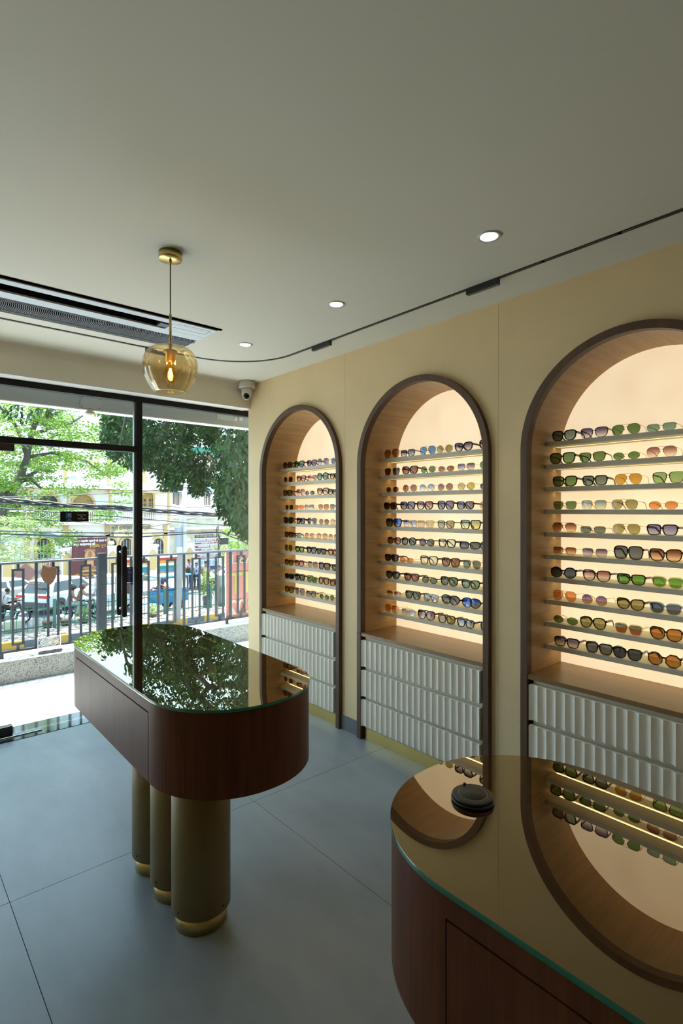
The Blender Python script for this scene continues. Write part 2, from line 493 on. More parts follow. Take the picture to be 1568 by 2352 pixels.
# curved magnetic track
def track_path():
    P = [(2.25, YB + 0.05)] + [(2.25, YB + 0.05 + (3.12 - YB) * k / 20) for k in range(1, 20)]
    rr = 0.5
    cxk, cyk = 2.25 - rr, 3.63 - rr
    P += [(cxk + rr*math.cos(a), cyk + rr*math.sin(a)) for a in [math.pi/2*k/16 for k in range(17)]]
    P += [(cxk - 0.15 * k, 3.63) for k in range(1, 22)]
    return P
P = track_path()
lt = thing('light_track', 'thin black magnetic light track curving along the ceiling', 'light track', (2.25, 1.0, ZC))
mb = MB()
for i in range(len(P) - 1):
    a, b = Vector((*P[i], ZC - 0.0022)), Vector((*P[i+1], ZC - 0.0022))
    mb.bar(a - (b - a) * 0.02, b + (b - a) * 0.02, 0.019, 0.004)
mb.build('channel', M_black, lt)
def spot_bar(x, y0, y1, lab, along='y'):
    t = thing('track_spotlight_bar', lab, 'track light', (x, (y0 + y1)/2, ZC - 0.003), group='black linear spot modules on the track')
    L = abs(y1 - y0)
    if along == 'y':
        MB().box(x - 0.012, x + 0.012, y0, y1, ZC - 0.033, ZC - 0.0032).build('housing', M_black, t, bevel=0.001)
    else:
        MB().box(y0, y1, x - 0.012, x + 0.012, ZC - 0.033, ZC - 0.0032).build('housing', M_black, t, bevel=0.001)
        t.location = ((y0 + y1)/2, x, ZC - 0.003)
        for ch in t.children: ch.data.transform(Matrix.Translation(Vector((x, (y0+y1)/2, 0)) - Vector(((y0+y1)/2, x, 0))))
    for k in range(12):
        q = min(y0, y1) + L * (k + 0.5) / 12
        px, py = (x, q) if along == 'y' else (q, x)
        MB().lathe([(0.0055, -0.0345), (0.0055, -0.033)], 10, (px, py, ZC)).build('lens', mat('spot_lens', (0.35, 0.32, 0.30), 0.2), t)
spot_bar(2.25, 1.44, 1.62, 'black linear spot module on the track nearest the camera')
spot_bar(2.25, 2.69, 2.875, 'black linear spot module on the track before its curve')
spot_bar(3.63, 1.40, 1.58, 'black linear spot module behind the pendant lamp', 'x')

# air conditioner cassette
ac = thing('ceiling_air_conditioner', 'white ceiling cassette air conditioner with dark ribbed grille', 'air conditioner', (0.8, 3.25, ZC))
AX0, AX1 = 0.02, 1.595
M_acw = mat('ac_white', (0.62, 0.70, 0.76), 0.35)
zp = ZC - 0.012
MB().box(AX0, AX1, 2.985, 3.045, zp, ZC - 0.0005).build('panel_rail', M_acw, ac, bevel=0.002)
MB().box(AX0, AX1, 3.155, 3.245, zp, ZC - 0.0005).build('panel_rail', M_acw, ac, bevel=0.002)
MB().box(1.335, AX1, 3.046, 3.154, zp, ZC - 0.0005).build('panel_end', M_acw, ac, bevel=0.001)
for (a, b, c, d) in ((1.36, 1.565, 3.018, 3.0205), (1.36, 1.565, 3.092, 3.0945), (1.5625, 1.565, 3.0205, 3.092)):
    MB().box(a, b, c, d, zp - 0.0006, zp + 0.0005).build('seam', M_black, ac)
MB().box(AX0, 1.334, 3.046, 3.154, ZC - 0.0025, ZC - 0.0005).build('air_slot_shade', mat('slot_black', (0.002, 0.002, 0.002), 1.0, spec=0.0), ac)  # flat plate without a recess; the slot's inner shade is its black colour
MB().box(AX0 - 0.02, AX1 + 0.022, 2.966, 2.984, ZC - 0.006, ZC - 0.0005).build('shadow_gap', _M['slot_black'], ac)
MB().box(1.27, 1.325, 3.06, 3.12, ZC - 0.016, ZC - 0.004).build('sensor_block', mat('sensor_grey', (0.05, 0.05, 0.05), 0.4), ac)
MB().box(AX0, AX1, 3.246, 3.50, ZC - 0.0022, ZC - 0.0005).build('grille_back', mat('grille_dark', (0.012, 0.013, 0.016), 0.9, spec=0.0), ac)
mb = MB()
M_rib = mat('grille_rib', (0.15, 0.165, 0.19), 0.4)
k = 0
x = AX0 + 0.006
while x < AX1 - 0.004:
    pts = []
    for j in range(7):
        t = j / 6
        pts.append((x + 0.035 * (1 - (2*t - 1)**2) - 0.012, 3.249 + 0.248 * t))
    for a, b in zip(pts, pts[1:]):
        if a[0] < AX1 - 0.002 and a[0] > AX0:
            mb.bar((a[0], a[1], ZC - 0.005), (b[0], b[1], ZC - 0.005), 0.0035, 0.006)
    x += 0.0095
rb = mb.build('grille_ribs', M_rib, ac); rb['kind'] = 'stuff'
MB().box(AX0, AX1, 3.448, 3.452, ZC - 0.010, ZC - 0.003).build('grille_bar', M_rib, ac)

# dome camera
cc = thing('dome_camera', 'white ceiling-mounted dome security camera in the corner', 'security camera', (2.435, 4.035, ZC))
px, py = 2.435, 4.035
M_cc = mat('cctv_white', (0.66, 0.64, 0.58), 0.4)
MB().lathe([(0.066, -0.058), (0.070, -0.054), (0.070, -0.0005)], 32, (px, py, ZC)).build('mount', M_cc, cc)
MB().lathe([(0.018, -0.148), (0.035, -0.136), (0.044, -0.112), (0.050, -0.0585)], 28, (px, py, ZC)).build('turret', M_cc, cc)
d = Vector((-0.55, -0.72, -0.35)).normalized()
c0 = Vector((px, py, ZC - 0.118)) + d * 0.018
mb = MB().tube([c0, c0 + d * 0.018, c0 + d * 0.024], [0.036, 0.034, 0.029], 24)
ey = mb.build('eyeball', M_cc, cc)
MB().tube([c0 + d * 0.0242, c0 + d * 0.027], [0.026, 0.024], 24).build('lens', mat('lens_black', (0.008, 0.008, 0.01), 0.1), ey)

# pendant lamp
PX, PY = 0.967, 2.23
pl = thing('pendant_lamp', 'amber ribbed glass pendant lamp hanging on a black cord', 'pendant lamp', (PX, PY, ZC))
MB().lathe([(0.047, -0.033), (0.049, -0.031), (0.049, -0.0005)], 40, (PX, PY, ZC)).build('canopy', M_brass, pl)
MB().lathe([(0.004, -0.050), (0.006, -0.046), (0.006, -0.0335)], 12, (PX, PY, ZC)).build('cord_grip', M_brass, pl)
MB().tube([(PX, PY, ZC - 0.045), (PX, PY, 2.398)], 0.0025, 8).build('cord', M_black, pl)
MB().tube([(PX, PY, 2.395), (PX, PY, 2.245)], 0.0055, 12).build('rod', M_brass, pl)
MB().lathe([(0.020, 2.190), (0.0205, 2.225), (0.0305, 2.2285), (0.030, 2.236), (0.006, 2.2455)], 28, (PX, PY, 0)).build('socket', mat('socket_brass', (0.5, 0.36, 0.13), 0.35, 1.0), pl)
def gl_prof():
    A = [(0.013, 2.253), (0.050, 2.2525), (0.078, 2.246), (0.098, 2.228), (0.110, 2.203), (0.1135, 2.178), (0.1115, 2.150), (0.104, 2.120), (0.091, 2.092), (0.076, 2.070), (0.066, 2.059), (0.060, 2.0565)]
    out = []
    for i in range(len(A) - 1):
        for k in range(3):
            t = k / 3; out.append((A[i][0]*(1-t) + A[i+1][0]*t, A[i][1]*(1-t) + A[i+1][1]*t))
    out.append(A[-1]); return out
pf = gl_prof()
rib = lambda a, z: 0.030 * (abs(math.cos(7 * a)) - 0.5)
gl = MB().lathe(pf + [(r_ - 0.002, z_ + 0.0005) for r_, z_ in reversed(pf)], 128, (PX, PY, 0), cap=False, rib=rib).build('glass_shade', glass_sheet('amber_glass', (0.985, 0.915, 0.75), 0.2), pl)
bp = [(0.0105, 2.192), (0.0125, 2.183), (0.022, 2.160), (0.0285, 2.135), (0.026, 2.115), (0.016, 2.102), (0.004, 2.0975)]
bu = MB().lathe(bp, 28, (PX, PY, 0)).build('bulb', glass_sheet('bulb_glass', (1.0, 0.82, 0.45), 0.06), pl)
mb = MB()
for k in range(6):
    a = 2 * math.pi * k / 6
    mb.tube([(PX + 0.004*math.cos(a), PY + 0.004*math.sin(a), 2.160), (PX + 0.0035*math.cos(a+.5), PY + 0.0035*math.sin(a+.5), 2.120)], 0.0012, 5)
mb.build('filament', emit('filament_glow', (1.0, 0.62, 0.18), 60.0), bu)
MB().tube([(PX, PY, 2.19), (PX, PY, 2.118)], 0.0012, 6).build('filament_stem', M_brass, bu)
pld = bpy.data.lights.new('pendant_bulb', 'POINT'); pld.energy = 1.2; pld.color = (1.0, 0.66, 0.3); pld.shadow_soft_size = 0.012
plo = bpy.data.objects.new('pendant_bulb', pld); plo.location = (0, 0, 2.14 - ZC); C.objects.link(plo); plo.parent = pl

# ------------------------------------------------------------------ display niches
def panel_material():
    m = bpy.data.materials.new('backlit_panel'); m.use_nodes = True
    nt = m.node_tree; N = nt.nodes; L = nt.links; b = N['Principled BSDF']
    b.inputs['Roughness'].default_value = 0.35
    tc = N.new('ShaderNodeTexCoord')
    n1 = N.new('ShaderNodeTexNoise'); n1.inputs['Scale'].default_value = 3.2; n1.inputs['Detail'].default_value = 5; n1.inputs['Distortion'].default_value = 0.8
    L.new(tc.outputs['Object'], n1.inputs['Vector'])
    rp = N.new('ShaderNodeMapRange'); rp.inputs[1].default_value = 0.36; rp.inputs[2].default_value = 0.62
    L.new(n1.outputs[0], rp.inputs[0])
    mx = N.new('ShaderNodeMix'); mx.data_type = 'RGBA'
    mx.inputs[6].default_value = (0.80, 0.62, 0.40, 1); mx.inputs[7].default_value = (0.86, 0.70, 0.47, 1)
    L.new(rp.outputs[0], mx.inputs[0])
    L.new(mx.outputs[2], b.inputs['Emission Color'])
    b.inputs['Base Color'].default_value = (0.6, 0.52, 0.38, 1)
    b.inputs['Emission Strength'].default_value = PANEL_E
    return m
PANEL_E = 0.92
M_panel = panel_material()
M_led = emit('led_strip', (1.0, 0.80, 0.34), 7.0)
SHELF_Z = [1.909 - 0.1185 * i for i in range(10)]
def arch_pts(yc, rad, z0, n=48):
    return [(yc + rad, z0)] + [(yc + rad*math.cos(math.pi*k/n), ZSP + rad*math.sin(math.pi*k/n)) for k in range(n + 1)] + [(yc - rad, z0)]
def arch_band(mb, yc, r0, r1, x0, x1, z0):
    A, B = arch_pts(yc, r0, z0), arch_pts(yc, r1, z0)
    n = len(A)
    vs = [(x0, *p) for p in A] + [(x0, *p) for p in B] + [(x1, *p) for p in A] + [(x1, *p) for p in B]
    fs = []
    for i in range(n - 1):
        fs += [(i, n+i, n+i+1, i+1), (2*n+i, 2*n+i+1, 3*n+i+1, 3*n+i), (i, i+1, 2*n+i+1, 2*n+i), (n+i, 3*n+i, 3*n+i+1, n+i+1)]
    fs += [(0, 2*n, 3*n, n), (n-1, 2*n-1, 4*n-1, 3*n-1)]
    mb.add(vs, fs)
ZK = 0.72
for yc, where in NICHES:
    t = thing('display_niche', {'window-end': 'backlit arched oak display niche nearest the shop window', 'middle': 'backlit arched oak display niche between the other two niches', 'nearest': 'backlit arched oak display niche cut off by the right picture edge'}[where], 'display niche', (2.6, yc, ZK), group='arched display niches')
    mb = MB(); arch_band(mb, yc, RI, RO, XF, 2.535, ZK + 0.0005); mb.build('arch_frame', M_frame, t, bevel=0.001, fix=True)
    mb = MB(); arch_band(mb, yc, RI + 0.0008, RO - 0.004, 2.536, XBK + 0.02, ZK + 0.0005); mb.build('lining', M_oak, t, fix=True)
    pts = arch_pts(yc, RI + 0.01, ZK + 0.001)
    MB().slab(pts, lambda a, b, d: (XBK + d, a, b), 0.012).build('backlit_panel', M_panel, t)
    for zt in SHELF_Z:
        sp_ = [(2.68, zt), (2.68, zt - 0.023), (2.762, zt - 0.023), (2.762, zt - 0.014), (2.778, zt - 0.014), (2.778, zt - 0.023), (XBK - 0.001, zt - 0.023), (XBK - 0.001, zt)]
        s_ = MB().slab(sp_, lambda a, b, d: (a, yc - RI + 0.0002 + d, b), 2*RI - 0.0004).build('shelf', M_shelf, t, fix=True)
        MB().box(2.765, 2.775, yc - RI + 0.012, yc + RI - 0.012, zt - 0.0205, zt - 0.0142).build('led_strip', M_led, s_)
    c = thing('drawer_cabinet', {'window-end': 'white fluted three-drawer cabinet below the window-end niche', 'middle': 'white fluted three-drawer cabinet below the middle niche', 'nearest': 'white fluted drawer cabinet below the nearest niche, behind round table top'}[where], 'cabinet', (2.6, yc, 0), group='fluted drawer cabinets under the niches')
    MB().box(2.494, XBK, yc - RI, yc + RI, ZK - 0.022, ZK).build('countertop', M_counter, c, bevel=0.0008)
    MB().box(2.5195, XBK, yc - RI + 0.0185, yc + RI - 0.0185, 0.076, ZK - 0.0225).build('carcass', M_carcass, c)
    MB().box(2.5165, 2.56, yc - RI + 0.0005, yc + RI - 0.0005, 0.0, 0.0755).build('plinth', M_brushed, c)
    for sg_ in (-1, 1):
        a, b = sorted((yc + sg_*RI, yc + sg_*RO))
        MB().box(2.4885, 2.56, a, b, 0, ZK).build('side_trim', M_frame, c, bevel=0.001)
        a, b = sorted((yc + sg_*(RI - 0.018), yc + sg_*(RI - 0.0002)))
        MB().box(2.56, XBK, a, b, 0.076, ZK - 0.023).build('side_panel', mat('side_dark', (0.045, 0.03, 0.02), 0.6), c)
    NF, W = 20, 0.936
    for z0, z1 in ((0.498, 0.675), (0.297, 0.472), (0.098, 0.274)):
        outl = [(yc - W/2, 0.030)]
        for k in range(NF):
            for j in range(10):
                q = j / 10
                outl.append((yc - W/2 + W*(k + q)/NF, 0.014*(1 - (2*q - 1)**2)))
        outl.append((yc + W/2, 0.0)); outl.append((yc + W/2, 0.030))
        n = len(outl); xfr = 2.480
        mb = MB(); mb.prism([(xfr + d_, y_) for y_, d_ in outl], z0, z1)
        dr = mb.build('drawer', M_drawer, c)
# ------------------------------------------------------------------ display tables
def stadium(xc, y0, y1, w_, rr, n=24, notch=None):
    pts = []
    for cx_, cy_, a0 in ((xc + w_/2 - rr, y1 - rr, 0), (xc - w_/2 + rr, y1 - rr, 90), (xc - w_/2 + rr, y0 + rr, 180), (xc + w_/2 - rr, y0 + rr, 270)):
        for k in range(n + 1):
            a = math.radians(a0 + 90*k/n); pts.append((cx_ + rr*math.cos(a), cy_ + rr*math.sin(a)))
        if notch and a0 == 90:
            d, ya, yb = notch
            pts += [(xc - w_/2, yb), (xc - w_/2 + d, yb), (xc - w_/2 + d, ya), (xc - w_/2, ya)]
    return pts
def mirror_glass():
    m = bpy.data.materials.new('bronze_glass_top'); m.use_nodes = True
    nt = m.node_tree; N = nt.nodes; L = nt.links; N.remove(N['Principled BSDF'])
    df = N.new('ShaderNodeBsdfDiffuse'); df.inputs[0].default_value = (0.040, 0.022, 0.008, 1)
    gs = N.new('ShaderNodeBsdfGlossy'); gs.inputs[0].default_value = (1.0, 0.91, 0.74, 1); gs.inputs['Roughness'].default_value = 0.0
    lw = N.new('ShaderNodeLayerWeight'); lw.inputs[0].default_value = 0.5
    mr = N.new('ShaderNodeMapRange'); mr.inputs[1].default_value = 0.3; mr.inputs[2].default_value = 0.95; mr.inputs[3].default_value = 0.20; mr.inputs[4].default_value = 0.62
    L.new(lw.outputs['Facing'], mr.inputs[0])
    mx = N.new('ShaderNodeMixShader')
    L.new(mr.outputs[0], mx.inputs[0]); L.new(df.outputs[0], mx.inputs[1]); L.new(gs.outputs[0], mx.inputs[2])
    L.new(mx.outputs[0], N['Material Output'].inputs[0])
    return m
M_top = mirror_glass()
M_edge = mat('glass_edge_green', (0.01, 0.16, 0.115), 0.12, spec=0.8)
M_col = mat('column_olive_metal', (0.20, 0.145, 0.055), 0.45, 0.25)
def table(lab):
    # local frame: centre (0,0), length along y
    t = thing('display_table', lab, 'table', group='oval walnut display tables')
    hw, hl, rr = 0.281, 0.7055, 0.272
    P0 = stadium(0, -hl + .002, hl - .002, 2*hw - .004, rr)
    P1 = stadium(0, -hl + .002, hl - .002, 2*hw - .004, rr, notch=(0.018, -0.418, 0.430))
    ZB, ZD, ZG, ZT = 0.684, 0.908, 0.944, 0.954
    b = MB(); b.prism(P0, ZD, ZG - 0.0004, True); b.prism(P1, ZB, ZD, False)
    bo = b.build('body', M_walnut, t, world=False)
    MB().box(-hw + .0015, -hw + .018, -0.4155, 0.4275, ZB + 0.0005, ZD - 0.004).build('drawer_front', M_walnut, t, world=False, bevel=0.0008)
    MB().box(-hw + .012, -hw + .0195, -0.418, 0.430, ZB + 0.001, ZD).build('drawer_gap', _M['slot_black'], t, world=False)
    gt = stadium(0, -hl, hl, 2*hw, rr + .001)
    g_ = MB()
    n = len(gt)
    g_.add([(x, y, ZT) for x, y in gt], [tuple(range(n))])
    tp = g_.build('glass_top', M_top, t, world=False)
    e = MB(); vs = [(x, y, ZG) for x, y in gt] + [(x, y, ZT - 0.0006) for x, y in gt] + [(x*0.9985, y*0.9995, ZT) for x, y in gt]
    e.add(vs, [(i, (i+1) % n, n + (i+1) % n, n+i) for i in range(n)] + [(n+i, n+(i+1) % n, 2*n+(i+1) % n, 2*n+i) for i in range(n)], True)
    e.build('glass_edge', M_edge, tp, world=False)
    for k in range(3):
        yy = -0.213 + 0.2105*k
        cprof = [(0.109, 0.062), (0.109, ZB)]
        c = MB().lathe([(0.107, 0.060)] + cprof, 48, (0, yy, 0)).build('column', M_col, t, world=False)
        MB().lathe([(0.096, 0.0), (0.096, 0.0598)], 48, (0, yy, 0)).build('brass_foot', M_brass, c, world=False)
        for a in (math.radians(196), math.radians(290)):
            p = Vector((0.1088*math.cos(a), yy + 0.1088*math.sin(a), 0.085)); dd = Vector((math.cos(a), math.sin(a), 0))
            MB().tube([p, p + dd*0.002], 0.004, 8).build('screw', M_black, c, world=False)
    return t
t1 = table('oval walnut display table on three columns standing before the shopfront')
t1.location = (0.946, 2.1065, 0); t1.rotation_euler = (0, 0, -0.013)
t2 = copy_tree(t1)
t2['label'] = 'oval walnut display table carrying a black charging puck'
t2.location = (0.957, 0.805 - 0.7055, 0); t2.rotation_euler = (0, 0, -0.005)

# puck on the nearer table
pk = thing('charging_puck', 'round black two-tier puck lying on a glass table top', 'charger', (0.93, 0.656, 0.9545))
pc = (0.93, 0.656, 0.9545)
M_pk = mat('puck_black', (0.012, 0.013, 0.013), 0.35)
MB().lathe([(0.040, 0.0), (0.0435, 0.0015), (0.0435, 0.0055), (0.041, 0.0065)], 40, pc).build('base', M_pk, pk)
MB().lathe([(0.0385, 0.0065), (0.0415, 0.008), (0.0415, 0.0115), (0.039, 0.0135), (0.0285, 0.0135)], 40, pc).build('lid', mat('puck_grey', (0.03, 0.03, 0.028), 0.45), pk)
MB().lathe([(0.0280, 0.0136), (0.0287, 0.0142), (0.0294, 0.0136)], 40, pc, cap=False).build('ring', mat('puck_ring', (0.25, 0.23, 0.18), 0.3), pk)
MB().lathe([(0.0278, 0.0137), (0.0278, 0.0140)], 40, pc).build('disc', mat('puck_disc', (0.04, 0.037, 0.03), 0.6), pk)
dv = Vector((0.64, 0.77, 0)).normalized()
MB().lathe([(0.0035, 0.0), (0.0035, 0.004), (0.002, 0.0055)], 10, (pc[0] + dv.x*0.0345 - .008, pc[1] + dv.y*0.0345 + .004, pc[2] + 0.0135)).build('button', mat('puck_button', (0.09, 0.015, 0.012), 0.3), pk)
MB().lathe([(0.0022, 0.0), (0.0022, 0.001)], 10, (pc[0] + dv.x*0.0355 + .002, pc[1] + dv.y*0.0355 - .003, pc[2] + 0.0135)).build('indicator', M_black, pk)
# ------------------------------------------------------------------ sunglasses
PANEL_VIS = lin((244, 226, 196))
LENS = {  # seen colour (top, bottom) against the lit panel, words
    'green': ((84, 110, 50), (98, 124, 62), 'green'), 'lgreen': ((126, 156, 84), (140, 168, 92), 'light green'),
    'bgreen': ((80, 132, 26), (104, 156, 40), 'bright green'), 'ggrey': ((92, 102, 84), (116, 124, 104), 'grey-green'),
    'grey': ((88, 88, 86), (110, 108, 102), 'grey'), 'dgrey': ((62, 66, 74), (84, 88, 94), 'dark grey'),
    'teal': ((104, 134, 106), (122, 150, 118), 'teal'), 'olive': ((140, 126, 62), (164, 148, 84), 'olive'),
    'yellow': ((188, 130, 8), (204, 148, 14), 'yellow'), 'amber': ((160, 96, 22), (196, 130, 44), 'amber'),
    'orange': ((206, 116, 36), (226, 140, 60), 'orange'), 'brown': ((126, 72, 40), (164, 108, 66), 'brown'),
    'browng': ((112, 60, 30), (226, 176, 120), 'graded brown'), 'dbrown': ((66, 38, 22), (96, 62, 36), 'dark brown'),
    'mauve': ((112, 92, 100), (146, 124, 126), 'mauve'), 'purple': ((84, 68, 92), (206, 184, 170), 'graded purple'),
    'rose': ((138, 80, 72), (226, 194, 162), 'graded rose'), 'blue': ((80, 124, 164), (96, 140, 176), 'blue'),
    'pblue': ((104, 122, 170), (216, 212, 204), 'graded pale blue'), 'clear': ((206, 194, 156), (226, 212, 176), 'clear'),
    'tan': ((182, 156, 96), (206, 180, 122), 'tan'), 'rust': ((164, 74, 52), (222, 190, 150), 'graded rust'),
    'lav': ((112, 104, 134), (160, 150, 164), 'lavender'), 'black': ((34, 30, 30), (50, 44, 42), 'black'),
    'peach': ((176, 110, 76), (222, 176, 130), 'peach'), 'maroon': ((92, 40, 28), (122, 62, 46), 'maroon'),
    'viol': ((104, 74, 130), (196, 146, 110), 'violet to tan'), 'slate': ((82, 84, 100), (100, 98, 108), 'slate'),
    'gob': ((86, 106, 76), (196, 86, 26), 'green to orange'), 'bluem': ((22, 62, 150), (150, 140, 110), 'mirrored blue'),
    'redm': ((130, 150, 170), (168, 110, 90), 'mirrored red-blue'), 'lemon': ((150, 150, 110), (222, 206, 110), 'graded lemon'),
    'bgrad': ((110, 140, 140), (216, 206, 166), 'graded blue-green'), 'gold': ((176, 150, 70), (196, 168, 84), 'gold'),
}
def lens_mat(key):
    nm = 'lens_' + key
    if nm in _M: return _M[nm]
    a, b, _ = LENS[key]
    def tint(c):
        t_ = [max(0.0006, x / p) for x, p in zip(lin(c), PANEL_VIS)]
        g_ = 0.3*t_[0] + 0.6*t_[1] + 0.1*t_[2]
        return tuple(min(1.0, math.sqrt(0.80*x + 0.20*g_)) for x in t_)
    m = glass_sheet(nm, (1, 1, 1), 0.16 if key in ('bluem', 'redm', 'gob') else 0.05)
    N = m.node_tree.nodes; L = m.node_tree.links
    tr = [n for n in N if n.type == 'BSDF_TRANSPARENT'][0]
    tc = N.new('ShaderNodeTexCoord'); sp = N.new('ShaderNodeSeparateXYZ'); mr = N.new('ShaderNodeMapRange')
    mr.inputs[1].default_value = 0.15; mr.inputs[2].default_value = 0.85
    mx = N.new('ShaderNodeMix'); mx.data_type = 'RGBA'
    mx.inputs[6].default_value = (*tint(b), 1); mx.inputs[7].default_value = (*tint(a), 1)
    L.new(tc.outputs['Generated'], sp.inputs[0]); L.new(sp.outputs[2], mr.inputs[0])
    L.new(mr.outputs[0], mx.inputs[0]); L.new(mx.outputs[2], tr.inputs[0])
    if key == 'bluem':
        gl = [n for n in N if n.type == 'BSDF_GLOSSY'][0]; gl.inputs[0].default_value = (0.15, 0.4, 1.0, 1)
    return m
FRM = {  # code: (thick?, words, material)
    'K': (1, 'black', mat('acetate_black', (0.008, 0.007, 0.007), 0.18)),
    'k': (0.45, 'slim black', mat('wire_black', (0.012, 0.011, 0.011), 0.25)),
    'T': (1, 'tortoiseshell', mat('acetate_tortoise', (0.13, 0.045, 0.01), 0.18, noise=1, col2=(0.012, 0.005, 0.003), nscale=90)),
    'B': (0.8, 'dark brown', mat('acetate_brown', (0.035, 0.014, 0.008), 0.2)),
    'C': (0.9, 'clear', glass_sheet('acetate_clear', (0.86, 0.82, 0.74), 0.09)),
    'N': (0.9, 'clear blue', glass_sheet('acetate_blue', (0.55, 0.70, 0.78), 0.09)),
    'R': (0.8, 'red', mat('acetate_red', (0.22, 0.02, 0.03), 0.2)),
    'L': (0.8, 'lime', mat('acetate_lime', (0.25, 0.34, 0.04), 0.2)),
    'G': (0.9, 'dark green', mat('acetate_green', (0.02, 0.028, 0.018), 0.2)),
    'g': (0.0, 'gold wire', mat('wire_gold', (0.62, 0.42, 0.16), 0.2, 1.0)),
    's': (0.0, 'dark wire', mat('wire_gunmetal', (0.14, 0.12, 0.11), 0.25, 1.0)),
}
SHP = {  # word, lens width share, height, roundness, taper, cat lift, teardrop
    'W': ('square', .418, .045, 2.9, .15, .13, 0), 'S': ('rectangular', .42, .043, 3.9, .07, .05, .04),
    'B': ('oversized square', .435, .053, 3.6, .06, 0, .06), 'R': ('round', .405, .047, 2.1, 0, 0, 0),
    'O': ('oval', .405, .038, 2.1, 0, 0, 0), 'A': ('aviator', .425, .050, 2.6, .06, 0, .22),
    'C': ('cat-eye', .425, .045, 2.6, .08, .30, 0), 'H': ('hexagonal', .405, .045, 0, .0, 0, 0),
    'N': ('narrow', .42, .033, 3.2, .06, .10, 0), 'M': ('shield', .47, .048, 2.8, .16, .10, 0),
}
def lens_outline(sh, wl, h, side):
    _, _, _, n, tp, cat_, av = SHP[sh]
    a, b = wl / 2, h / 2
    pts = []
    if sh == 'H':
        for k in range(8):
            t = math.pi/8 + k*math.pi/4
            pts.append((a*1.06*math.cos(t), b*1.06*math.sin(t)))
        q = []
        for i in range(8):
            p0, p1 = pts[i], pts[(i+1) % 8]
            for j in range(3): q.append((p0[0] + (p1[0]-p0[0])*j/3, p0[1] + (p1[1]-p0[1])*j/3))
        pts = q
    else:
        for k in range(28):
            t = 2*math.pi*k/28; c, s = math.cos(t), math.sin(t)
            pts.append((a*math.copysign(abs(c)**(2/n), c), b*math.copysign(abs(s)**(2/n), s)))
    out = []
    for x, z in pts:
        x2 = x * (1 + tp * z / b)
        if av: x2 += side * av * a * (0.5 - (z + b)/(2*b)) * (1 if z < 0 else 0.5); x2 *= 1 - (0.10 if z < -0.3*b else 0)
        z2 = z + (cat_ * b * max(0, side * x / a)**2 * (0.4 + 0.6 * (z + b)/(2*b)) if cat_ else 0)
        if sh == 'M': z2 = z * (1 - 0.35 * max(0, side*x/a)**2) + 0.12*b
        out.append((x2, z2))
    return out
def wrap(x): return 0.9 * x * x
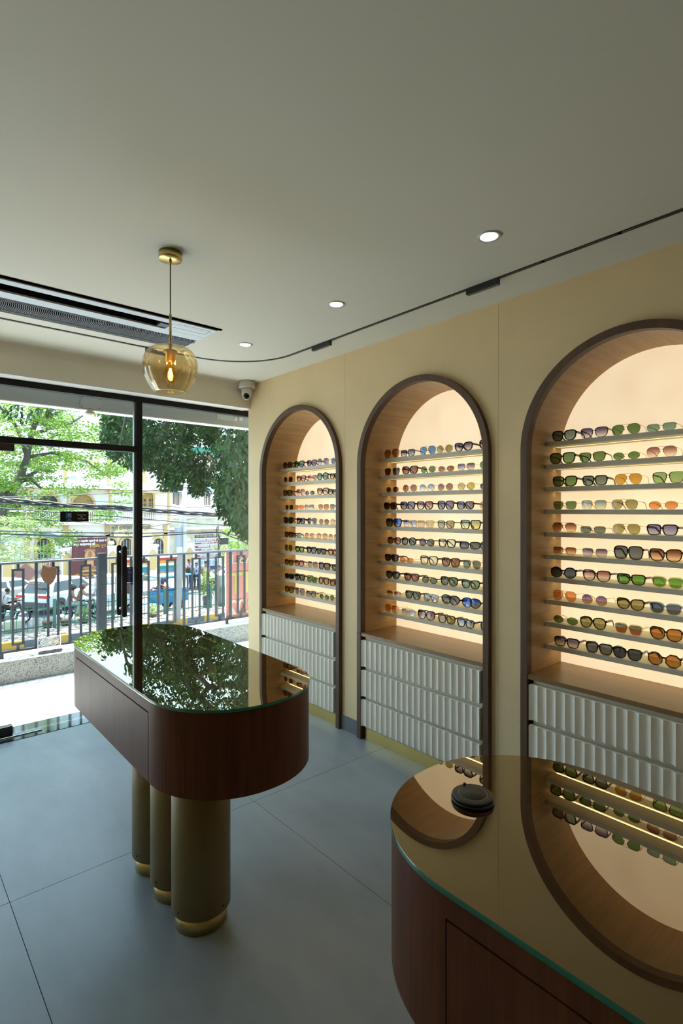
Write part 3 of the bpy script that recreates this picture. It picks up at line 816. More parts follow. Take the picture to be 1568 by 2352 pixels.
def make_sunglasses(sh, fr, ls, W, jit):
    word, wf, h, *_ = SHP[sh]
    thick, fword, fm = FRM[fr]
    rim = 0.0009 + 0.0024 * thick
    h = h * 1.06 * W / 0.135 * jit
    wl = W * wf
    zc = h/2 + rim + 0.0008
    lm = lens_mat(ls)
    t = bpy.data.objects.new('sunglasses', None); t.empty_display_size = 0.02; C.objects.link(t)
    F = MB(); dep = 0.0016 + 0.0022*thick
    tops = {}
    for side in (-1, 1):
        cx_ = side * (W/2 - rim - wl/2 - 0.001)
        ol = lens_outline(sh, wl, h, side)
        n = len(ol)
        inn = [(cx_ + x, zc + z) for x, z in ol]
        ou = []
        for i in range(n):
            p, q = ol[i-1], ol[(i+1) % n]
            tx, tz = q[0]-p[0], q[1]-p[1]; L_ = math.hypot(tx, tz) or 1
            kx = rim * (1.5 if (thick >= .8 and ol[i][1] > 0.3*h/2) else 1.0)
            ou.append((cx_ + ol[i][0] + tz/L_*rim, zc + ol[i][1] - tx/L_*kx))
        zmin = min(z for _, z in ou)
        vs = []
        for ring, off in ((ou, -dep), (inn, -dep), (inn, dep), (ou, dep)):
            vs += [(x, wrap(x) + off, max(z, 0.0006)) for x, z in ring]
        fs = []
        for r_ in range(4):
            r2 = (r_ + 1) % 4
            for i in range(n):
                j = (i + 1) % n
                fs.append((r_*n+i, r_*n+j, r2*n+j, r2*n+i))
        F.add(vs, fs, True)
        # lens with a small thickness
        Lb = MB()
        fv = [(x, wrap(x) - 0.0007 - 0.0012*(1 - ((x-cx_)/(wl/2))**2)*0.5, z) for x, z in inn]
        bv = [(x, wrap(x) + 0.0007, z) for x, z in inn]
        Lb.add(fv + [(cx_, wrap(cx_) - 0.0016, zc)] + bv + [(cx_, wrap(cx_) + 0.0005, zc)],
               [(i, (i+1) % n, n) for i in range(n)] + [(n+1+(i+1) % n, n+1+i, 2*n+1) for i in range(n)] + [(i, n+1+i, n+1+(i+1) % n, (i+1) % n) for i in range(n)])
        Lb.build('lens', lm, t, world=False)
        xo = max((side*x, x, z) for x, z in ou)
        tops[side] = xo[1]
        # temple
        zh = zc + h*0.5*(0.55 if sh != 'M' else .3)
        xh = side * (W/2 - 0.0005)
        p = [(xh - side*0.004, wrap(xh), zh), (xh, wrap(xh) + 0.004, zh), (xh - side*0.002, 0.06, zh - 0.002), (xh - side*0.005, 0.092, zh - 0.006), (xh - side*0.009, 0.114, max(0.012, zh*0.45)), (xh - side*0.012, 0.129, 0.004)]
        T = MB()
        hh = 0.0011 + 0.0042*thick; ww = 0.0009 + 0.0012*thick
        vs, fs = [], []
        for i, q in enumerate(p):
            s_ = 1.0 if i < 3 else (0.75 if i < 5 else 0.9)
            if not thick and i >= 3: s_ = 1.9
            for dx, dz in ((-ww, -hh*s_), (ww, -hh*s_), (ww, hh*s_), (-ww, hh*s_)):
                vs.append((q[0]+dx, q[1], max(q[2]+dz, 0.0004)))
        for i in range(len(p)-1):
            for k_ in range(4):
                k2 = (k_+1) % 4
                fs.append((i*4+k_, i*4+k2, i*4+4+k2, i*4+4+k_))
        fs += [(3,2,1,0), tuple(len(vs)-4+k_ for k_ in range(4))]
        T.add(vs, fs)
        T.build('temple', fm, t, world=False)
    gap = W/2 - rim - wl - 0.001
    zb = zc + h*0.5*0.42
    if thick >= .8:
        F.bar((-gap - 0.002, 0, zb), (gap + 0.002, 0, zb), 0.0045, 0.0075)
    else:
        F.tube([(-gap - 0.003, 0, zb - 0.003), (-gap*.4, -0.0012, zb + .001), (gap*.4, -0.0012, zb + .001), (gap + 0.003, 0, zb - 0.003)], 0.0009 + .0012*thick, 6)
        if sh in 'AB': F.tube([(-gap - 0.012, 0, zc + h*.47), (0, -0.001, zc + h*.5), (gap + 0.012, 0, zc + h*.47)], 0.0009, 6)
        for sd in (-1, 1): F.ball((sd*(gap - 0.001), 0.004, zb - 0.010), 0.0016, 0.0022, 0.0036, 6, 5)
    F.build('frame', fm, t, world=False)
    return t, '%s %s sunglasses, %s lenses' % (fword, word, LENS[ls][2])
ORD = ['first', 'second', 'third', 'fourth', 'fifth', 'sixth']
ROW = ['top', 'second', 'third', 'fourth', 'fifth', 'sixth', 'seventh', 'eighth', 'ninth', 'lowest']
def rows(x0, sc, *rs): return [[(x0 + float(a)/sc, x0 + float(b)/sc, c[0], c[1], c[2:]) for a, b, c in (q.split(',') for q in r_.split())] for r_ in rs]
N2 = rows(860, 5.807,
 '123,325,Asamber 340,535,Skpurple 597,803,Agblue 832,1030,Rgolive 1062,1300,CKpurple 1405,1630,WKrose',
 '128,323,Sgdbrown 363,565,CTbrown 612,803,Hggreen 845,1045,Ogbrown 1108,1328,Sgpurple 1418,1620,Rggreen',
 '145,310,Ogmaroon 368,560,Rgbrown 602,790,Rgpblue 835,1040,Hgbrown 1115,1320,Hggold 1425,1620,Nkslate',
 '125,285,WBdbrown 335,530,WKmauve 560,765,WKrose 833,1055,WKmauve 1092,1320,WKmauve 1425,1620,Rgyellow',
 '138,358,SKbluem 370,560,SCpblue 565,785,SCtan 835,1055,Wkolive 1138,1400,SKlemon',
 '165,335,RBbrown 355,545,RKggrey 592,785,Rkgrey 845,1078,SKclear 1130,1400,NKgrey 1412,1640,Rkgrey',
 '135,310,SKdbrown 322,505,Ngorange 603,830,SGclear 888,1125,WTbrown 1175,1405,Asggrey',
 '150,325,WKgrey 388,580,WTbrown 628,832,Okggrey 872,1100,WKggrey 1160,1395,WKteal',
 '162,340,Ngbrowng 405,598,STggrey 645,840,SNredm 882,1130,MKgrey 1160,1405,MKbluem',
 '133,310,Bgorange 352,540,SCpblue 572,795,CTpurple 842,1060,STolive 1097,1328,SKpblue 1420,1640,SKgrey')
N3 = rows(1240, 4.78,
 '130,395,WKggrey 445,740,Wkpurple 780,1095,Aggreen 1165,1495,Ngteal',
 '107,380,WKgreen 428,712,Wkgreen 805,1078,Oggreen 1162,1500,Agrose',
 '130,400,WKgreen 460,735,SKggrey 812,1112,Agyellow 1228,1580,Sklgreen',
 '140,395,Sggreen 450,728,Sgbgrad 775,1072,Asolive 1190,1500,Ogorange',
 '132,395,Agbrowng 440,715,Nsggrey 790,1100,Agolive 1160,1510,SKlav',
 '135,390,Sgbrowng 458,735,Sgpurple 805,1125,BKgrey 1190,1560,CTbrowng',
 '113,390,RKdgrey 462,770,WBrose 835,1155,SKbgreen 1222,1570,WCbgreen',
 '133,395,Agorange 455,735,Rgviol 835,1145,CTolive 1198,1550,WNslate',
 '137,412,Oggreen 435,720,AKolive 812,1120,SCgob 1198,1560,CTamber',
 '150,420,SKpurple 498,790,SKgrey 797,1115,WKdgrey 1178,1545,HTamber')
N1 = rows(635, 10.453,
 '155,370,RTbrown 420,645,CKgreen 720,955,CRmauve 978,1235,Rspurple 1295,1540,Rsslate',
 '165,375,Rgdbrown 472,680,CTorange 730,950,Sgrust 968,1225,RKteal 1265,1500,STyellow',
 '160,365,SKolive 455,665,Bgrose 690,895,Oggrey 968,1230,CTpeach 1235,1460,NKgold',
 '200,390,Sgdbrown 435,640,Sgorange 660,880,Sgpblue 990,1235,Sgamber 1285,1500,Ssmauve',
 '160,385,CKblack 465,660,SKmauve 720,950,Aggrey 1025,1220,Rgbrown 1315,1500,Rgtan',
 '195,385,SBbrown 390,585,Hsteal 665,880,Rgpeach 945,1205,Hgpeach 1245,1460,Hgrose',
 '182,380,Bgggrey 440,640,WKlgreen 705,940,WKlav 945,1175,WBgrey 1245,1460,WTpeach',
 '200,390,STamber 440,635,WRrose 740,970,Bgpurple 1005,1270,SKmauve 1335,1540,WKggrey',
 '182,400,NKblack 440,660,WKggrey 735,950,SLgreen 995,1250,RTpeach 1290,1500,SKorange',
 '190,410,CBolive 438,670,Bglav 705,915,Ckpurple 1025,1250,Hggreen 1290,1480,Rggreen')
XG = 2.694
for (yc, where), data in zip(NICHES, (N1, N2, N3)):
    for ri, row in enumerate(data):
        for ci, (u0, u1, sh, fr, ls) in enumerate(row):
            ya, yb = onx(u0, 1172, XG)[1], onx(u1, 1172, XG)[1]
            W = min(0.148, max(0.122, ya - yb))
            ym = (ya + yb)/2
            ym = min(max(ym, yc - RI + W/2 + 0.006), yc + RI - W/2 - 0.006)
            rnd = random.Random(ri*31 + ci*7 + int(yc*100))
            o, base = make_sunglasses(sh, fr, ls, W, rnd.uniform(0.94, 1.06))
            o.location = (XG + rnd.uniform(0, 0.006), ym, SHELF_Z[ri] + 0.0002)
            o.rotation_euler = (0, 0, -math.pi/2 + rnd.uniform(-0.05, 0.05))
            tag(o, '%s, %s on %s shelf of %s niche' % (base, ORD[ci], ROW[ri], where), 'sunglasses', 'sunglasses on the %s niche shelves' % where)
# ------------------------------------------------------------------ terrace and fence
ZS = -3.4          # street level, one storey below the shop floor
ZM = -3.15         # median and pavement tops
M_terr = granite('terrace_stone', (0.85, 0.85, 0.84), (0.5, 0.5, 0.5), 60, 0.7, 0.60)
M_gran = granite('parapet_granite', (0.17, 0.175, 0.16), (0.035, 0.037, 0.037), 95, 0.6, 0.52)
tag(MB().box(-6, 9, 4.44, 5.565, -0.4, -0.004).build('terrace_floor', M_terr), 'sunlit white speckled stone terrace outside the glass', 'terrace', kind='structure')
par = tag(MB().box(-6, 9, 5.565, 5.86, -0.6, 0.20).build('parapet', M_gran), 'low speckled granite parapet under the metal fence', 'parapet', kind='structure')
MB().box(-6, 9, 5.566, 5.859, 0.2002, 0.208).build('coping', mat('coping_white', (0.78, 0.78, 0.76), 0.7), par)
tag(MB().box(-8, 12, 4.44, 5.86, ZS - .3, -0.6).build('basement_wall', mat('basement_plaster', (0.6, 0.6, 0.57), 0.8)), 'plain wall of the storey under the terrace', 'wall', kind='structure')
# shutter beam over the front
M_beam = mat('shutter_beam', (0.40, 0.44, 0.45), 0.55, noise=0.12, nscale=6, stretch=(0.4, 1, 4))
bm_ = tag(MB().box(-4, 5, 4.62, 4.72, 2.366, 2.95).build('beam', M_beam), 'painted grey metal beam across the shopfront outside', 'beam', kind='structure')
MB().box(-4, 5, 4.32, 4.62, 2.55, 2.75).build('soffit', M_beam, bm_)
MB().box(-4, 5, 4.617, 4.722, 2.358, 2.3655).build('beam_lip', mat('lip_white', (0.8, 0.82, 0.82), 0.5), bm_)
def on_beam(u0, v0, u1, v1, d, name, m, parent, bev=0.001):
    a, b = ony(u0, v0, 4.62), ony(u1, v1, 4.62)
    return MB().box(a[0], b[0], 4.62 - d, 4.6198, min(a[2], b[2]), max(a[2], b[2])).build(name, m, parent, bevel=bev)
jb = thing('junction_box', 'grey flat junction box screwed on the beam near the corner', 'electrical box', ony(517, 966, 4.62))
on_beam(497, 952, 536, 967, 0.012, 'cover', mat('jbox_grey', (0.52, 0.56, 0.56), 0.5), jb)
for u in (542, 553):
    p = ony(u, 962, 4.60)
    MB().tube([(p[0], 4.6198, p[2]), (p[0], 4.595, p[2])], 0.017, 14).build('knockout', mat('knock_white', (0.7, 0.7, 0.66), 0.5), jb)
sp = thing('shutter_bracket', 'grey shutter bracket plate hanging from the outer beam', 'bracket', ony(206, 925, 4.62))
on_beam(184, 912, 232, 941, 0.010, 'plate', mat('bracket_grey', (0.42, 0.45, 0.46), 0.5), sp)
p = ony(207, 946, 4.60)
MB().lathe([(0.028, -0.02), (0.036, -0.012), (0.034, 0.0), (0.012, 0.02)], 20, (p[0], 4.60, p[2])).build('bobbin', mat('bobbin_rust', (0.38, 0.32, 0.24), 0.6), sp)
for u, v in ((188, 912), (229, 918), (188, 933), (229, 938)):
    q = ony(u, v, 4.609); MB().tube([(q[0], 4.610, q[2]), (q[0], 4.607, q[2])], 0.004, 8).build('screw', M_black, sp)

YFN = 5.68
M_fence = mat('fence_slate', (0.036, 0.044, 0.052), 0.7, noise=0.12, nscale=9, spec=0.15)
fx = lambda u: ony(u, 1300, YFN)[0]
fn = thing('terrace_fence', 'slate grey metal fence with rectangular loops on the parapet', 'fence', (fx(233), YFN, 0.208))
XA, XB = -2.5, 6.0
MB().tube([(XA, YFN, 1.066), (XB, YFN, 1.066)], 0.013, 10).build('top_rail', mat('rail_steel', (0.07, 0.08, 0.095), 0.5, 0.2), fn)
MB().box(XA, XB, YFN - 0.014, YFN + 0.014, 0.252, 0.272).build('bottom_rail', M_fence, fn)
def vbar(x, z0=0.272, z1=1.058, w_=0.022): return MB().box(x - w_/2, x + w_/2, YFN - 0.012, YFN + 0.012, z0, z1).build('bar', M_fence, fn)
def loop_(x0, x1):
    q = 0.019; mb = MB()
    mb.box(x0, x0 + q, YFN - .009, YFN + .009, 0.312, 1.012); mb.box(x1 - q, x1, YFN - .009, YFN + .009, 0.312, 1.012)
    mb.box(x0 + q, x1 - q, YFN - .009, YFN + .009, 0.312, 0.331); mb.box(x0 + q, x1 - q, YFN - .009, YFN + .009, 0.993, 1.012)
    xm = (x0 + x1)/2
    mb.box(xm - .011, xm + .011, YFN - .009, YFN + .009, 1.012, 1.058); mb.box(xm - .011, xm + .011, YFN - .009, YFN + .009, 0.272, 0.312)
    mb.build('rectangular_loop', M_fence, fn)
bars_u = [0, 83, 160.5, 301, 363.5, 422.5, 477.7, 529.5]
loops_u = [(26.5, 56), (108, 136), (183.5, 209), (256, 281), (318, 343), (382, 404), (440, 460), (494, 514), (545, 563)]
for u in bars_u: vbar(fx(u))
for a, b in loops_u: loop_(fx(a), fx(b))
pitch = fx(83) - fx(0)
for k in range(1, 8):
    vbar(fx(0) - pitch*k); loop_(fx(26.5) - pitch*k, fx(56) - pitch*k)
for k in range(1, 7): vbar(fx(529.5) + pitch*k); loop_(fx(545) + pitch*k, fx(563) + pitch*k)
MB().box(fx(223.7), fx(242.7), YFN - .04, YFN + .04, 0.208, 1.118).build('post', M_fence, fn, bevel=0.002)
for u in (4, 521): MB().box(fx(u) - .014, fx(u) + .014, YFN - .014, YFN + .014, 0.208, 0.252).build('foot', M_fence, fn)

# hanging brown plaque
yp = 5.648
a, b = ony(94.5, 1298, yp), ony(130, 1342, yp)
ol = [(0.13, 1.0), (0.26, 0.93), (0.42, 0.86), (0.62, 0.90), (0.86, 0.86), (0.95, 0.93), (1.0, 0.62), (0.94, 0.36), (0.78, 0.14), (0.56, 0.0), (0.34, 0.06), (0.14, 0.22), (0.02, 0.42), (0.0, 0.62), (0.08, 0.86)]
pq = thing('hanging_plaque', 'brown shield-shaped plaque tied to the fence rail', 'plaque', ((a[0]+b[0])/2, yp, a[2]))
MB().slab([(a[0] + (b[0]-a[0])*x, b[2] + (a[2]-b[2])*z) for x, z in ol], lambda x, z, d: (x, yp - 0.006 + d, z), 0.012).build('board', mat('plaque_brown', (0.14, 0.058, 0.02), 0.7, noise=0.5, nscale=30, stretch=(3, 1, 1)), pq, bevel=0.002)
MB().tube([((a[0]+b[0])/2, yp, b[2] + (a[2]-b[2])*.86), ((a[0]+b[0])/2 + .006, yp, 1.06)], 0.0022, 6).build('string', mat('string_tan', (0.5, 0.42, 0.3), 0.8), pq)

# floodlight leaning on the parapet
ypf = 5.63
a, b = ony(87, 1452, ypf), ony(139, 1489, ypf)
fl = thing('floodlight', 'floodlight with white wire guard propped on the parapet', 'floodlight', ((a[0]+b[0])/2, ypf, 0.208))
fx0, fx1 = a[0], b[0]
MB().box(fx0, fx1 + .01, ypf - .035, ypf - .005, 0.214, 0.236).build('lamp_body', M_bk2, fl, bevel=0.003)
mb = MB(); M_wire = mat('guard_white', (0.75, 0.75, 0.73), 0.4)
z0_, z1_ = 0.262, 0.355
for k in range(17):
    x = fx0 + (fx1 - fx0)*k/16
    for sgn in (-1, 1):
        xe = x + sgn*0.045
        if fx0 <= xe <= fx1: mb.tube([(x, ypf, z0_), (xe, ypf, z1_)], 0.0013, 4)
for q in (z0_, z1_): mb.tube([(fx0, ypf, q), (fx1, ypf, q)], 0.003, 6)
for q in (fx0, fx1): mb.tube([(q, ypf, 0.225), (q, ypf, z1_ + .01)], 0.003, 6)
mb.build('wire_guard', M_wire, fl)
MB().tube([(fx0 + .01, ypf - .02, 0.215), (fx0 - .04, ypf - .04, 0.213), (fx0 - .08, ypf - .03, 0.222), (fx0 - .105, ypf - .01, 0.25)], 0.004, 6).build('cable', mat('cable_grey', (0.25, 0.25, 0.27), 0.5), fl)

# red banner seen from behind
yb_ = 5.72
a, b = ony(519, 1269, yb_), ony(519, 1424, yb_)
rb_ = thing('red_banner', 'faded red banner with reversed lettering tied behind the fence', 'banner', (a[0] + .5, yb_, b[2]))
bx0, bx1, bz1, bz0 = a[0], a[0] + 1.6, 1.05, 0.262
mb = MB(); n = 24
for k in range(n):
    x0_, x1_ = bx0 + (bx1-bx0)*k/n, bx0 + (bx1-bx0)*(k+1)/n
    f_ = lambda x: yb_ + 0.006*math.sin(x*19)
    mb.add([(x0_, f_(x0_), bz0), (x1_, f_(x1_), bz0), (x1_, f_(x1_), bz1), (x0_, f_(x0_), bz1), (x0_, f_(x0_)+.002, bz0), (x1_, f_(x1_)+.002, bz0), (x1_, f_(x1_)+.002, bz1), (x0_, f_(x0_)+.002, bz1)], [(0,1,2,3), (7,6,5,4), (0,4,5,1), (3,2,6,7)])
mb.build('cloth', mat('banner_red', (0.52, 0.19, 0.16), 0.7), rb_)
M_bcream = mat('banner_cream', (0.46, 0.40, 0.30), 0.7); M_byel = mat('banner_yellow', (0.44, 0.34, 0.11), 0.7)
for txt, zz, sz, m in (('AILABLE', 0.955, 0.155, M_bcream), ('RENT', 0.66, 0.36, M_byel), ('202', 0.375, 0.25, M_bcream)):
    o = text_mesh('lettering', txt, sz, m, rb_, face_mtx((bx0 + 0.02, yb_ - 0.0085, zz), (1, 0, 0), (0, 0, 1)), 0.001, 'RIGHT', True)
    # mirrored: the cloth shows its back to the room
    cxm = Vector(o.parent.location).x
    for v in o.data.vertices: v.co.x = 2*(bx0 + 0.02 - cxm) - v.co.x
    o.data.flip_normals()
MB().box(bx0 - .012, bx0, yb_ - .003, yb_ + .006, bz0 - .05, bz1).build('hem', mat('hem_white', (0.7, 0.68, 0.62), 0.7), rb_)

# sign hung in the glass door
ysg = 4.262
a, b = ony(138, 1174.5, ysg), ony(203, 1198, ysg)
sn = thing('hanging_sign', 'small black thank-you sign hung inside the glass door', 'sign', ((a[0]+b[0])/2, ysg, b[2]))
MB().box(a[0], b[0], ysg - .002, ysg + .002, b[2], a[2]).build('board', mat('sign_black', (0.006, 0.006, 0.006), 0.2), sn, bevel=0.0008)
MB().box(a[0] + .037, a[0] + .077, ysg - .0028, ysg - .0021, b[2] + .026, a[2] - .010).build('card_mark', mat('card_blue', (0.0, 0.13, 0.42), 0.3), sn)
M_txt = mat('print_white', (0.85, 0.85, 0.85), 0.5)
xm = a[0] + .060
for s_, zz in (('AM', .054), ('EX', .042)):
    text_mesh('lettering', s_, .015, M_txt, sn, face_mtx((xm + .002, ysg - .0031, b[2] + zz), (1,0,0), (0,0,1)))
for s_, zz in (('Cards', .018), ('Welcome', .009)):
    text_mesh('lettering', s_, .0085, M_txt, sn, face_mtx((xm, ysg - .0031, b[2] + zz), (1,0,0), (0,0,1)))
xm = a[0] + .145
for s_, zz in (('Thank You', .050), ('Do', .036), ('Visit Again', .022)):
    text_mesh('lettering', s_, .0135, M_txt, sn, face_mtx((xm, ysg - .0031, b[2] + zz), (1,0,0), (0,0,1)))
hk = ((a[0]+b[0])/2, ysg + .012, a[2] + .075)
MB().tube([(a[0] + .012, ysg, a[2] - .004), hk, (b[0] - .012, ysg, a[2] - .004)], 0.0009, 5).build('cord', mat('nylon', (0.5, 0.5, 0.48), 0.5), sn)
MB().lathe([(0.010, 0), (0.004, 0.006)], 14, hk).build('suction_hook', mat('hook_clear', (0.6, 0.6, 0.58), 0.2), sn)

# ------------------------------------------------------------------ street
M_road = mat('asphalt_sunlit', (0.22, 0.225, 0.23), 0.8, noise=0.15, nscale=0.8)
tag(MB().box(-60, 120, 5.86, 95, ZS - .5, ZS).build('street', M_road), 'pale sunlit road surface below the terrace', 'road', kind='structure')
YK = 22.1
M_dirt = mat('median_dirt', (0.20, 0.155, 0.11), 0.9, noise=0.6, col2=(0.36, 0.33, 0.29), nscale=3)
med = tag(MB().box(-40, 70, YK + .2, 24.4, ZS, ZM - .01).build('median', M_dirt), 'dusty road median with litter between painted kerbs', 'median', kind='structure')
M_ky = mat('kerb_yellow', (0.36, 0.20, 0.02), 0.7); M_kg = mat('kerb_grey', (0.07, 0.08, 0.09), 0.7)
kb = [MB().box(-0.385, 0.385, 0, 0.22, ZS, ZM).mesh('kerb_block', m) for m in (M_ky, M_kg)]
for yk in (YK, 24.3):
    for k in range(44):
        o = bpy.data.objects.new('kerb_block', kb[k % 2]); C.objects.link(o); o.parent = med; o.location = (-2.5 + 0.78*k, yk, 0)
mb = MB(); rnd = random.Random(3)
for k in range(420):
    x, y, s_ = rnd.uniform(-1, 20), rnd.uniform(YK + .3, 23.55), rnd.uniform(.03, .13)
    a = rnd.uniform(0, 3.1); mb.obox((x, y, ZM + s_*.2), (s_*math.cos(a), s_*math.sin(a), 0), (-s_*.6*math.sin(a), s_*.6*math.cos(a), 0), (0, 0, s_*.3))
lit = mb.build('median_litter', mat('litter', (0.24, 0.19, 0.15), 0.9, noise=0.7, col2=(0.5, 0.49, 0.47), nscale=2)); tag(lit, 'stones and dry litter strewn over the median', 'litter', kind='stuff')

M_grn = mat('rail_green', (0.03, 0.12, 0.085), 0.5)
gr = thing('median_railing', 'low dark green railing running along the median', 'railing', (8, 23.8, ZM))
for q in (ZM + .10, ZM + .80): MB().box(-6, 30, 23.78, 23.82, q - .025, q + .025).build('rail', M_grn, gr)
gbar = MB().box(-.011, .011, -.011, .011, 0, .95).mesh('bar', M_grn); gpost = MB().box(-.05, .05, -.05, .05, 0, 1.15).mesh('post', M_grn)
for k in range(190):
    o = bpy.data.objects.new('post' if k % 12 == 0 else 'bar', gpost if k % 12 == 0 else gbar); C.objects.link(o); o.parent = gr; o.location = (-13.9 + 0.19*k, 0, 0)
tag(MB().box(-40, 90, 31.0, 40, ZS - .3, ZM).build('pavement', mat('pavement_far', (0.30, 0.29, 0.27), 0.85, noise=0.15, nscale=2)), 'far pavement in front of the compound wall', 'pavement', kind='structure')

# compound wall
M_wh = mat('lime_white', (0.78, 0.76, 0.71), 0.75, noise=0.08, nscale=1.2); M_yl = mat('ochre_paint', (0.50, 0.355, 0.16), 0.7); M_cr = mat('cream_paint', (0.62, 0.53, 0.34), 0.75)
YCW = 36.0
cwz = lambda v, u=350: ony(u, v, YCW)[2]
cx0, cx1 = ony(247, 1300, YCW)[0], 40
cw = tag(MB().box(cx0, cx1, YCW, YCW + .3, ZM, -1.62).build('wall_compound', M_wh), 'white compound wall with painted rainbow band', 'wall', kind='structure')
nb = 0
for r_ in range(3):
    for k in range(60):
        x = cx0 + .55*k + (.27 if r_ % 2 else 0)
        if x < 24: MB().box(x + .01, x + .535, YCW - .045, YCW - .001, ZM + .17*r_ + .01, ZM + .17*r_ + .16).build('brick', M_sand if nb else mat('sandstone', (0.32, 0.23, 0.11), 0.8, noise=0.2, nscale=6), cw); nb = 1; M_sand = _M['sandstone']
zz = -1.72
for nm, col in (('stripe_red', (0.34, 0.04, 0.03)), ('stripe_orange', (0.50, 0.22, 0.02)), ('stripe_white', (0.5, 0.5, 0.48)), ('stripe_green', (0.03, 0.17, 0.13)), ('stripe_blue', (0.03, 0.20, 0.34))):
    MB().box(cx0, cx1, YCW - .012, YCW - .002, zz - .185, zz).build('painted_stripe', mat(nm, col, 0.7), cw); zz -= .187
def pillar(u, w_=0.62, h_=None, lab=''):
    x = ony(u, 1300, YCW - .1)[0]; zt = -0.92
    t = thing('gate_pillar', lab, 'pillar', (x, YCW - .1, ZM), group='white compound wall pillars with ochre panels')
    MB().box(x - w_/2, x + w_/2, YCW - .2, YCW + .34, ZM, zt).build('shaft', M_wh, t)
    MB().box(x - w_/2 - .08, x + w_/2 + .08, YCW - .28, YCW + .4, zt, zt + .14).build('cap', M_wh, t)
    pts = [(-.19, -2.5), (.19, -2.5), (.24, -2.35), (.24, -1.32), (.15, -1.2), (.06, -1.1), (-.06, -1.1), (-.15, -1.2), (-.24, -1.32), (-.24, -2.35)]
    MB().slab([(x + a_, b_) for a_, b_ in pts], lambda p_, q_, d: (p_, YCW - .21 - d, q_), 0.03).build('ochre_panel', M_yl, t, fix=True)
    MB().lathe([(.05, 0), (.05, .12), (.17, .14), (.19, .22), (.12, .32), (.03, .34)], 14, (x, YCW + .07, zt + .14)).build('finial', mat('finial_grey', (0.45, 0.5, 0.46), 0.6), t)
for u, nm in ((17, 'left of the yellow gate'), (154, 'between yellow gate and maroon banner'), (258, 'right of the maroon banner'), (350, 'left of the rainbow wall band'), (434, 'behind the standing people'), (512, 'beside the blue notice board')):
    pillar(u, lab='white pillar with ochre panel, ' + nm)

# yellow gate
gx0, gx1 = ony(29, 1300, YCW)[0], ony(143, 1300, YCW)[0]
gt = thing('compound_gate', 'grey framed gate with ochre slats and red diamonds', 'gate', ((gx0+gx1)/2, YCW, ZM))
M_gs = mat('gate_steel', (0.26, 0.30, 0.33), 0.5); zt = -1.38
for x in (gx0, (gx0+gx1)/2 - .06, (gx0+gx1)/2 + .06, gx1): MB().box(x - .05, x + .05, YCW, YCW + .06, ZM, zt).build('stile', M_gs, gt)
for z in (ZM + .15, ZM + .85, zt): MB().box(gx0, gx1, YCW + .005, YCW + .055, z - .04, z + .04).build('rail', M_gs, gt)
sl = MB().box(-.055, .055, YCW + .02 - YCW, YCW + .045 - YCW, ZM + .1 - ZM, zt - .05 - ZM).mesh('slat', M_yl)
k = 0; x = gx0 + .12
while x < gx1 - .1:
    o = bpy.data.objects.new('slat', sl); C.objects.link(o); o.parent = gt; o.location = (x - (gx0+gx1)/2, 0, 0); x += .135
for xc in ((gx0*.75 + gx1*.25), (gx0*.27 + gx1*.73)):
    MB().slab([(xc - .62, -2.15), (xc, -2.75), (xc + .62, -2.15), (xc, -1.55)], lambda p_, q_, d: (p_, YCW - .012 - d, q_), 0.02).build('diamond', mat('diamond_red', (0.22, 0.11, 0.10), 0.6), gt)
sb = MB().box(-.02, .02, -.02, .02, 0, .42).mesh('spike', M_gs)
x = gx0 + .1
while x < gx1:
    o = bpy.data.objects.new('spike', sb); C.objects.link(o); o.parent = gt; o.location = (x - (gx0+gx1)/2, .03, zt - ZM); x += .3
# vaulted entrance canopy behind the gate
vc = thing('entrance_canopy', 'blue-grey vaulted entrance canopy behind the yellow gate', 'canopy', ((gx0+gx1)/2, 38, ZM))
n = 14; cxm = (gx0+gx1)/2; rx = 2.1
mb = MB()
A = [(cxm + rx*math.cos(math.pi*k/n), -1.1 + 1.05*math.sin(math.pi*k/n)) for k in range(n+1)]; B = [(cxm + (rx+.22)*math.cos(math.pi*k/n), -1.1 + 1.35*math.sin(math.pi*k/n)) for k in range(n+1)]
mb.slab(A + B[::-1], lambda p_, q_, d: (p_, 37.4 + d, q_), 1.8); mb.build('vault', mat('canopy_slate', (0.15, 0.19, 0.21), 0.5), vc, fix=True)
for s_ in (-1, 1):
    for yy in (37.5, 39.0): MB().lathe([(.16, 0), (.12, .1), (.11, 1.9), (.17, 2.02)], 12, (cxm + s_*(rx+.1), yy, ZM)).build('column', M_yl, vc)

# maroon banner
yv = 35.45
a, b = ony(165, 1237, yv), ony(246.5, 1326, yv)
mbn = thing('maroon_banner', 'large maroon festival banner with seated figure and Hindi lettering', 'banner', ((a[0]+b[0])/2, yv, b[2]))
MB().box(a[0], b[0], yv, yv + .05, b[2], a[2]).build('sheet', mat('banner_maroon', (0.085, 0.016, 0.020), 0.5), mbn)
for q in (a[0] + .1, b[0] - .1): MB().box(q - .04, q + .04, yv + .05, yv + .11, ZM, a[2]).build('pole', M_gs, mbn)
bxm, bw, bh = (a[0]+b[0])/2, b[0]-a[0], a[2]-b[2]
M_by = mat('print_yellow', (0.48, 0.29, 0.03), 0.5); M_bo = mat('print_terracotta', (0.27, 0.10, 0.045), 0.6); M_bo2 = mat('print_apricot', (0.40, 0.22, 0.10), 0.6)
fm_ = lambda x, z: face_mtx((x, yv - .012, z), (1,0,0), (0,0,1))
text_mesh('lettering', 'भगवान महावीर स्वामी के 2025 में', bw*.076, M_txt, mbn, fm_(bxm, a[2] - bh*.075), .003, bold=True)
text_mesh('lettering', 'जन्म कल्याणक की', bw*.085, M_txt, mbn, fm_(bxm - bw*.16, a[2] - bh*.155), .003, bold=True)
